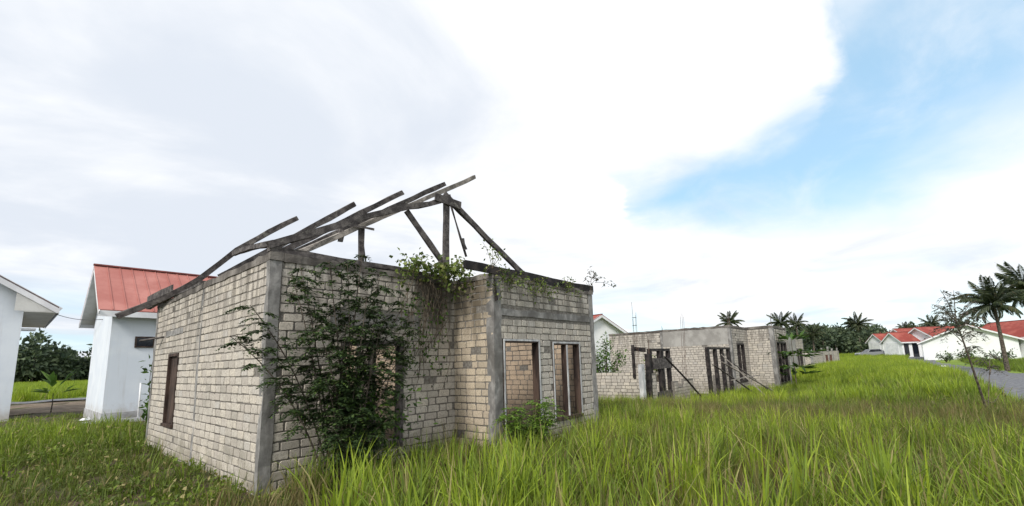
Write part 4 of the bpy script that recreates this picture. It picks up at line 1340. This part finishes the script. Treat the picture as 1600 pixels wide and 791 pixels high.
palm(160.0, -13.0, 7.0, 'palm to the right above the red roofs of the far row', (0.2, 0.1), 22, 1.0)


# woods that read as one mass
def wood(name, crowns, m='forest', leaf=0.7, per=260):
    parts, tk = [], MB()
    for (x, y, z, rx, rz) in crowns:
        n = int(per * rng.uniform(0.7, 1.3))
        sub = rng.integers(4, 8)
        cs = rdir(sub) * rng.uniform(0.35, 0.75, (sub, 1))
        k = rng.integers(0, sub, n)
        P = cs[k] + rdir(n) * (rng.uniform(0.25, 1, (n, 1)) ** 0.5) * 0.5
        P = P * [rx, rx, rz] + [x, y, z]
        out = unit((P - [x, y, z]) / [rx, rx, rz])
        parts.append(leaves(P, out + rdir(n) * 0.8, rdir(n, 0.6), leaf * rng.uniform(0.6, 1.3, n), leaf * 0.6 * rng.uniform(0.6, 1.3, n), 0.2, 0.1))
        gz = float(ground_z(x, y))
        tk.tube([(x, y, gz - 0.2), (x + rng.uniform(-0.3, 0.3), y, z)], 0.14, 0.08, 5)
    V, Fq, o = [], [], 0
    for v, q in parts:
        V.append(v); Fq.append(q + o); o += len(v)
    a = np_mesh(name, np.concatenate(V), np.concatenate(Fq), M[m])
    ob = link(name, a, kind='stuff')
    tb = tk.build('trunk', M['bark'], ob, kind='stuff')
    return ob


cr = []
for k in range(150):
    t = rng.random()                                           # the front edge runs behind the ruins and the row of houses
    back = rng.random() ** 1.5
    x, y = 88 + 46 * t + 55 * back, 12.0 - 14.0 * t + 20 * back - 8 * t * back
    h = rng.uniform(4.2, 6.4) * (1 + 0.25 * back)
    cr.append((x, y, h * 0.55 + float(ground_z(x, y)), rng.uniform(2.2, 3.4), h * 0.52))
for k in range(55):
    t = rng.random()
    x, y = 150 + 26 * t + rng.uniform(0, 30), -3 - 27 * t + rng.uniform(-4, 4)
    h = rng.uniform(5.5, 7.5)
    cr.append((x, y, h * 0.55 + 1.2, rng.uniform(3, 4.5), h * 0.5))
o = wood('palm_grove', cr, leaf=0.85)
o['label'] = 'dense dark green grove behind the ruins and the far houses'
o['category'] = 'grove'
cr = []
for k in range(120):
    x = rng.uniform(-14, 40)
    y = rng.uniform(140, 170)
    h = rng.uniform(5.5, 9.5) * (1 + 0.2 * math.sin(x * 0.5))
    cr.append((x, y, h * 0.55, rng.uniform(2.8, 4.6), h * 0.5))
o = wood('distant_woods', cr, leaf=1.2)
o['label'] = 'dark line of woods beyond the field between the two pale houses'
o['category'] = 'woods'


# ------------------------------------------------------------------ small things by the far road
def car(x, y, rz):
    root = thing('parked_car', 'grey car parked in the grass left of the far white houses', 'car', (x, y, float(ground_z(x, y))), rz)
    body = MB()
    prof = [(-2.1, 0.35), (2.1, 0.35), (2.15, 0.75), (1.95, 0.92), (0.95, 1.0), (0.35, 1.48), (-1.2, 1.52), (-1.95, 1.0), (-2.12, 0.9)]
    n = len(prof)
    for sy in (-1, 1):
        for px, pz in prof: body.v.append((px, sy * (0.84 if pz < 1.2 else 0.66), pz))
    body.f += [tuple(range(n)), tuple(range(2 * n - 1, n - 1, -1))] + [(i, i + n, (i + 1) % n + n, (i + 1) % n) for i in range(n)]
    body.build('body', mat('car_paint', (0.22, 0.23, 0.25), 0.35, spec=0.5), root)
    for sy in (-1, 1):
        g = MB()
        g.add([(-1.55, sy * 0.835, 1.0), (0.7, sy * 0.835, 1.02), (0.28, sy * 0.71, 1.42), (-1.15, sy * 0.71, 1.44), (-1.55, sy * 0.80, 1.0), (0.7, sy * 0.80, 1.02), (0.28, sy * 0.66, 1.42), (-1.15, sy * 0.66, 1.44)],
              [(0, 1, 2, 3), (4, 7, 6, 5), (0, 4, 5, 1), (1, 5, 6, 2), (2, 6, 7, 3), (3, 7, 4, 0)]).build('side_window', M['glass'], root)
        for wx in (-1.3, 1.35):
            MB().tube([(wx, sy * 0.68, 0.31), (wx, sy * 0.87, 0.31)], 0.31, 0.31, 14).build('wheel', M['dark'], root)
    MB().add([(0.97, -0.72, 1.03), (0.97, 0.72, 1.03), (0.40, 0.6, 1.46), (0.40, -0.6, 1.46), (0.9, -0.7, 1.0), (0.9, 0.7, 1.0), (0.34, 0.6, 1.43), (0.34, -0.6, 1.43)],
             [(0, 1, 2, 3), (4, 7, 6, 5), (0, 4, 5, 1), (1, 5, 6, 2), (2, 6, 7, 3), (3, 7, 4, 0)]).build('windscreen', M['glass'], root)
    for sy in (-1, 1): MB().box((2.1, sy * 0.6 - 0.16, 0.68), (2.17, sy * 0.6 + 0.16, 0.82)).build('headlight', M['trim'], root)


car(96.0, -1.9, rad(120))


def rag(name, label, x, y, z, s):
    mb = MB()
    n = 7
    for i in range(n):
        a = 2 * math.pi * i / n
        mb.v.append((math.cos(a) * s * random.uniform(0.7, 1.1), math.sin(a) * s * random.uniform(0.6, 1), random.uniform(0, 0.03)))
    for i in range(n):
        a = 2 * math.pi * (i + 0.4) / n
        mb.v.append((math.cos(a) * s * random.uniform(0.3, 0.7), math.sin(a) * s * random.uniform(0.3, 0.6), s * random.uniform(0.3, 0.6)))
    mb.f = [tuple(range(n, 2 * n))] + [(i, (i + 1) % n, n + (i + 1) % n, n + i) for i in range(n)] + [tuple(range(n - 1, -1, -1))]
    o = mb.build(name, M['litter'])
    o.location = (x, y, z)
    return tag(o, label, 'litter')


rag('plastic_bag', 'white plastic bag lying on the far side of the gravel road', 49.5, -8.9, 0.05, 0.34)
rag('plastic_bag', 'small white plastic scrap by the corner of the red-roofed house', -0.25, 15.2, 0.1, 0.2)
# dark shrubs in front of the long white wall
for k, (x, y, lab) in enumerate(((70.0, -10.2, 'dark low shrub before the blank white gable, left of the slender tree'), (71.0, -12.2, 'dark low shrub before the blank white gable, behind the slender trunk'), (66.0, -14.3, 'dark low shrub before the white houses, near the leaning palm'))):
    v = [((0, 0, 0), (random.uniform(-1.0, 1.0), random.uniform(-1.0, 1.0), random.uniform(0.5, 1.3)), (0, 0, 0.2)) for q in range(10)]
    leafy('garden_shrub', lab, 'shrub', (x, y, float(ground_z(x, y))), v, 170, 0.30, 'bush_leaf', 0.2, 0.03, 'bark', smin=0.2, group=None)


# ------------------------------------------------------------------ grass
def clump(n, r, l0, l1, wd, lean, seed, seg=4, flop=0.5):
    g = np.random.default_rng(seed)
    V, Fq = [], []
    for k in range(n):
        a = g.uniform(0, 2 * math.pi)
        rr = r * math.sqrt(g.random())
        b = np.array([math.cos(a) * rr, math.sin(a) * rr, -0.03])
        az = a + g.normal(scale=0.9)
        L = g.uniform(l0, l1)
        th = abs(g.normal(scale=lean)) + 0.03
        bend = g.uniform(0.2, 1.0) ** 2 * flop * 2.6
        d2 = np.array([math.cos(az), math.sin(az)])
        sd_ = np.array([-d2[1], d2[0], 0])
        tw = g.normal(scale=0.5)
        sd_ = sd_ * math.cos(tw) + np.array([d2[0], d2[1], 0]) * math.sin(tw)
        p = b.copy()
        o = len(V)
        for i in range(seg + 1):
            t = i / seg
            wid = wd * (1 - t ** 1.8) * (0.75 + 0.5 * min(1, t * 3)) * g.uniform(0.9, 1.1)
            if i < seg: V += [p - sd_ * wid / 2, p + sd_ * wid / 2]
            else: V += [p]
            ang = th + bend * t ** 1.6
            p = p + np.array([d2[0] * math.sin(ang), d2[1] * math.sin(ang), math.cos(ang)]) * L / seg
        for i in range(seg - 1):
            q = o + 2 * i
            Fq += [[q, q + 1, q + 3], [q, q + 3, q + 2]]
        q = o + 2 * (seg - 1)
        Fq.append([q, q + 1, q + 2])
    return np.array(V), np.array(Fq)


def weed(n, r, size, seed):
    g = np.random.default_rng(seed)
    P = np.stack([g.normal(scale=r, size=n), g.normal(scale=r, size=n), g.uniform(0.01, 0.16, n)], 1)
    d = unit(g.normal(size=(n, 3)) + [0, 0, 0.35])
    nn = unit(g.normal(size=(n, 3)) * 0.5 + [0, 0, 1.2])
    L = size * g.uniform(0.6, 1.3, n)
    return leaves(P, d, nn, L, L * 0.5, 0.12, 0.2)


def source(name, meshes):
    col = bpy.data.collections.new(name)
    for i, (V, Fq) in enumerate(meshes):
        me = np_mesh('grass_clump', V, Fq, M['grass'])
        o = bpy.data.objects.new('%s_%02d' % (name, i), me)
        col.objects.link(o)
    return col


def scatter(name, label, cat, col, XY, scl, idx, tone, squash=None):
    """one object: points that carry a clump each"""
    n = len(XY)
    me = bpy.data.meshes.new(name)
    Z = ground_z(XY[:, 0], XY[:, 1])
    me.vertices.add(n)
    me.vertices.foreach_set('co', np.stack([XY[:, 0], XY[:, 1], Z], 1).astype(np.float32).ravel())
    rot = np.stack([rng.normal(scale=0.08, size=n), rng.normal(scale=0.08, size=n), rng.uniform(0, 6.283, n)], 1).astype(np.float32)
    me.attributes.new('rot', 'FLOAT_VECTOR', 'POINT').data.foreach_set('vector', rot.ravel())
    S = np.stack([scl, scl, scl * (squash if squash is not None else 1)], 1).astype(np.float32)
    me.attributes.new('scl', 'FLOAT_VECTOR', 'POINT').data.foreach_set('vector', S.ravel())
    me.attributes.new('idx', 'INT', 'POINT').data.foreach_set('value', idx.astype(np.int32))
    me.attributes.new('tone', 'FLOAT', 'POINT').data.foreach_set('value', tone.astype(np.float32))
    me.materials.append(M['grass'])
    ob = link(name, me, kind='stuff')
    ob['label'] = label
    ob['category'] = cat
    ng = bpy.data.node_groups.new(name, 'GeometryNodeTree')
    ng.interface.new_socket('Geometry', in_out='INPUT', socket_type='NodeSocketGeometry')
    ng.interface.new_socket('Geometry', in_out='OUTPUT', socket_type='NodeSocketGeometry')
    gi, go = ng.nodes.new('NodeGroupInput'), ng.nodes.new('NodeGroupOutput')
    ip = ng.nodes.new('GeometryNodeInstanceOnPoints')
    ci = ng.nodes.new('GeometryNodeCollectionInfo')
    ci.inputs['Collection'].default_value = col
    ci.inputs['Separate Children'].default_value = True
    ci.inputs['Reset Children'].default_value = True
    ip.inputs['Pick Instance'].default_value = True

    def attr(nm, typ):
        a = ng.nodes.new('GeometryNodeInputNamedAttribute')
        a.data_type = typ
        a.inputs['Name'].default_value = nm
        return [s for s in a.outputs if s.enabled and s.name == 'Attribute'][0]
    ng.links.new(gi.outputs[0], ip.inputs['Points'])
    ng.links.new(ci.outputs[0], ip.inputs['Instance'])
    ng.links.new(attr('idx', 'INT'), ip.inputs['Instance Index'])
    ng.links.new(attr('rot', 'FLOAT_VECTOR'), ip.inputs['Rotation'])
    ng.links.new(attr('scl', 'FLOAT_VECTOR'), ip.inputs['Scale'])
    ng.links.new(ip.outputs[0], go.inputs[0])
    ob.modifiers.new('scatter', 'NODES').node_group = ng
    return ob


def vnoise(x, y, s, seed=0):
    r = np.random.default_rng(seed)
    out = 0
    for k in range(5):
        a, b, c = r.normal(size=3)
        out = out + np.sin(x * a * s + y * b * s + c * 6) * (0.6 if k < 2 else 0.4)
    return out / 1.6


def in_house(x, y, pad=0.0):
    k = (x > -pad) & (x < 6.6 + pad) & (y > -pad) & (y < 6.8 + pad)
    k |= (x > 3.3 - pad) & (x < 6.6 + pad) & (y > -1.07 - pad) & (y < 0.2)
    k |= (x > 21.1 - pad) & (x < 27.8 + pad) & (y > -pad) & (y < 7)
    k |= (x > 24.2 - pad) & (x < 27.8 + pad) & (y > -1.35 - pad) & (y < 0.2)
    k |= (x > 31.1) & (x < 39.8) & (y > -0.4) & (y < 7)
    k |= (x > 0) & (x < 7.7) & (y > 14.5) & (y < 19.4)
    k |= (x > -8) & (x < -1.8) & (y > 19.9) & (y < 27.6)
    return k


RX = np.array([p[0] for p in ROAD], float)
RY = np.array([p[1] for p in ROAD], float)


def road_d(x, y):
    return np.abs(y - np.interp(x, RX, RY))


def dist(x, y):
    return np.hypot(x - CAM[0], y - CAM[1])


TALL = source('tall_grass', [clump(25, 0.16, 0.5, 1.12, 0.0235, 0.19, 10 + i, 6, flop=0.66) for i in range(12)] + [clump(7, 0.10, 0.9, 1.35, 0.008, 0.16, 30 + i, 5, flop=0.3) for i in range(3)])
FARG = source('field_grass', [clump(34, 0.34, 0.45, 0.85, 0.028, 0.25, 40 + i, 3) for i in range(6)])
WEED = source('weeds', [clump(34, 0.16, 0.10, 0.30, 0.011, 0.45, 60 + i, 3) for i in range(6)] + [weed(30, 0.12, 0.085, 80 + i) for i in range(6)] + [clump(16, 0.10, 0.25, 0.5, 0.016, 0.5, 70 + i, 4) for i in range(3)])


def sample(x0, x1, y0, y1, dens):
    n = int((x1 - x0) * (y1 - y0) * dens)
    return rng.uniform(x0, x1, n), rng.uniform(y0, y1, n)


# tall grass near the camera and along the ruins
x, y = sample(-4, 14, -9.2, 4.5, 14)
d = dist(x, y)
nz = vnoise(x, y, 1.1, 3)
keep = (~in_house(x, y, 0.10)) & (d > 1.9) & (road_d(x, y) > 1.7)
edge = 0.25 + 0.25 * vnoise(x, y, 2.0, 8)
keep &= ((y < -0.15) & (x > edge - 0.9 * np.clip((-y - 1.2) / 2, 0, 1))) | (x > 6.7)
keep &= ~((y > 0.75) & (x > 13.2))
bare = ((vnoise(x, y, 1.6, 12) > 0.55) | (np.hypot((x - 3.3) / 1.0, (y + 4.0) / 0.5) < 1)) & (d < 9)
keep &= ~(bare & (rng.random(len(x)) < 0.8))
brown = sstep(8.2, 9.6, x) * (1 - sstep(-2.2, -0.4, y - 0.12 * (x - 9)))       # lower, browner grass farther along the road side
keep &= rng.random(len(x)) < (1 - 0.25 * brown)
x, y, nz, brown, d = x[keep], y[keep], nz[keep], brown[keep], d[keep]
scl = rng.uniform(0.55, 0.98, len(x)) * (1 + 0.14 * nz) * (1 - 0.50 * brown)
wallside = np.exp(-np.clip(-(y + 0.1), 0, None) * 1.0) * (x < 6.8)
scl *= 1 - 0.27 * wallside
scl *= 1 - 0.28 * sstep(5.5, 8.5, d)
scl *= np.where((x > 9.5) & (y > -2.6), 0.78, 1.0)
scl *= np.where(d < 3.4, 0.80, 1.0)
tone = np.clip(0.70 + 0.16 * nz + rng.normal(scale=0.13, size=len(x)) - 0.60 * brown * rng.random(len(x)) ** 0.7 - 0.05 * (d < 5), 0, 1)
scatter('tall_grass', 'tall bright green grass filling the plot in front of the ruins', 'grass', TALL, np.stack([x, y], 1), scl, rng.integers(0, 12, len(x)), tone)
# undergrowth: brown and dark dead blades at the foot of the tall grass
x, y = sample(-3, 13, -9, 3, 15)
keep = (~in_house(x, y, 0.06)) & (dist(x, y) > 2.0) & (road_d(x, y) > 1.6) & ((y < -0.1) | (x > 6.7)) & (x > -0.8) & (rng.random(len(x)) < np.where(x > 6.5, 0.45, 1.0))
x, y = x[keep], y[keep]
scatter('dry_undergrowth', 'short dry brown stalks under the tall grass', 'grass', TALL, np.stack([x, y], 1), rng.uniform(0.22, 0.58, len(x)), rng.integers(0, 12, len(x)), np.clip(rng.normal(0.14, 0.10, len(x)), 0, 0.4))
x, y = sample(-1.5, 12, -8.5, 1, 3.6)
keep = (~in_house(x, y, 0.1)) & (dist(x, y) > 2.6) & (road_d(x, y) > 1.9) & (y < -0.6) & (x > 0)
x, y = x[keep], y[keep]
scatter('dry_stalks', 'pale dry stalks standing above the tall grass', 'grass', TALL, np.stack([x, y], 1), rng.uniform(0.55, 0.85, len(x)), rng.integers(12, 15, len(x)), np.clip(rng.normal(0.06, 0.07, len(x)), 0, 0.25))
# field grass beyond
x, y = sample(12, 62, -9, 3.5, 7.0)
x2, y2 = sample(60, 112, -9, 9, 3.2)
x, y = np.concatenate([x, x2]), np.concatenate([y, y2])
keep = (~in_house(x, y, 0.12)) & (road_d(x, y) > 1.75) & ~((x > 13.3) & (x < 21.2) & (y > 0.7)) & ~((x < 22) & (x > 13) & (y > -0.3) & (rng.random(len(x)) < 0.6))
keep &= ~((x > 45) & (x < 68) & (y > -0.2))
keep &= rng.random(len(x)) < np.where((x < 21) & (y > -2.6), 0.7, 1.0)
keep &= ~((x < 14) & (y > 1))
x, y = x[keep], y[keep]
brown = (1 - sstep(15.5, 18.5, x + 0.4 * vnoise(x, y, 0.8, 5))) * (1 - sstep(-2.4, -0.8, y)) + 0.75 * np.exp(-((x - 21.5) / 2.2) ** 2) * (y < -1.2)
brown = np.clip(brown, 0, 1)
nz = vnoise(x, y, 0.5, 9)
tone = np.clip(0.76 + 0.12 * nz + rng.normal(scale=0.10, size=len(x)) - 0.62 * brown * rng.random(len(x)) ** 0.7, 0, 1)
scl = rng.uniform(0.7, 1.1, len(x)) * (1 + 0.15 * nz) * (1 - 0.45 * brown)
scl *= np.where((x > 12) & (x < 30) & (y > -3.5), 0.66, 1.0)
scatter('field_grass', 'yellow green grass of the open plot towards the far houses', 'grass', FARG, np.stack([x, y], 1), scl, rng.integers(0, 6, len(x)), tone)
# grass bank beyond the road, and the verge
x, y = sample(6, 100, -30, -11.6, 2.6)
keep = (road_d(x, y) > 1.9) & (y < -9) & ~((x > 62) & (y < -13.5))
x, y = x[keep], y[keep]
scatter('bank_grass', 'green grass bank beyond the gravel road', 'grass', FARG, np.stack([x, y], 1), rng.uniform(0.5, 1.0, len(x)), rng.integers(0, 6, len(x)), np.clip(rng.normal(0.50, 0.10, len(x)), 0, 1))
x, y = sample(4, 40, -9.4, -7.2, 9)
keep = (road_d(x, y) > 1.45 + 0.25 * vnoise(x, y, 2, 4))
x, y = x[keep], y[keep]
scatter('verge_weeds', 'low weeds along the edge of the gravel road', 'weeds', WEED, np.stack([x, y], 1), rng.uniform(0.7, 1.3, len(x)), rng.integers(0, 15, len(x)), np.clip(rng.normal(0.45, 0.12, len(x)), 0, 1))
# yard on the left: low weeds and grass
x, y = sample(-13, 0.4, -3.5, 21, 30)
keep = (~in_house(x, y, 0.05)) & (dist(x, y) > 2.2) & ((x < -0.02) | (y > 6.9))
keep &= ~((y > 12.6) & (rng.random(len(x)) < 0.72))
keep &= rng.random(len(x)) < np.where(vnoise(x, y, 1.2, 22) > 0.45, 0.5, 1.0)
x, y = x[keep], y[keep]
nz = vnoise(x, y, 0.7, 31)
light = sstep(5, 11, y)
tone = np.clip(0.46 + 0.13 * nz + 0.14 * light + rng.normal(scale=0.09, size=len(x)), 0.12, 1)
idx = np.where(rng.random(len(x)) < 0.62, rng.integers(0, 6, len(x)), rng.integers(6, 15, len(x)))
scatter('yard_weeds', 'low green weeds and grass of the yard left of the ruin', 'weeds', WEED, np.stack([x, y], 1), rng.uniform(0.55, 1.1, len(x)) * (1 + 0.45 * light) * np.where(y > 12.6, 0.5, 1.0), idx, tone)
x, y = sample(-9, 1.5, 6.5, 12.6, 4.2)
keep = ~in_house(x, y, 0.2)
keep &= (x < -0.4) | ((y > 7) & (x < 0.6) & (y < 13.8))
x, y = x[keep], y[keep]
scatter('yard_grass', 'longer grass tufts in front of the pale houses on the left', 'grass', TALL, np.stack([x, y], 1), rng.uniform(0.35, 0.62, len(x)), rng.integers(0, 12, len(x)), np.clip(rng.normal(0.55, 0.10, len(x)), 0, 1))
# paddy field far left
x, y = sample(-25, 35, 41, 138, 1.0)
scatter('paddy_field', 'bright green field beyond the lane between the pale houses', 'grass', FARG, np.stack([x, y], 1), rng.uniform(0.9, 1.5, len(x)), rng.integers(0, 6, len(x)), np.clip(rng.normal(0.80, 0.08, len(x)), 0, 1))
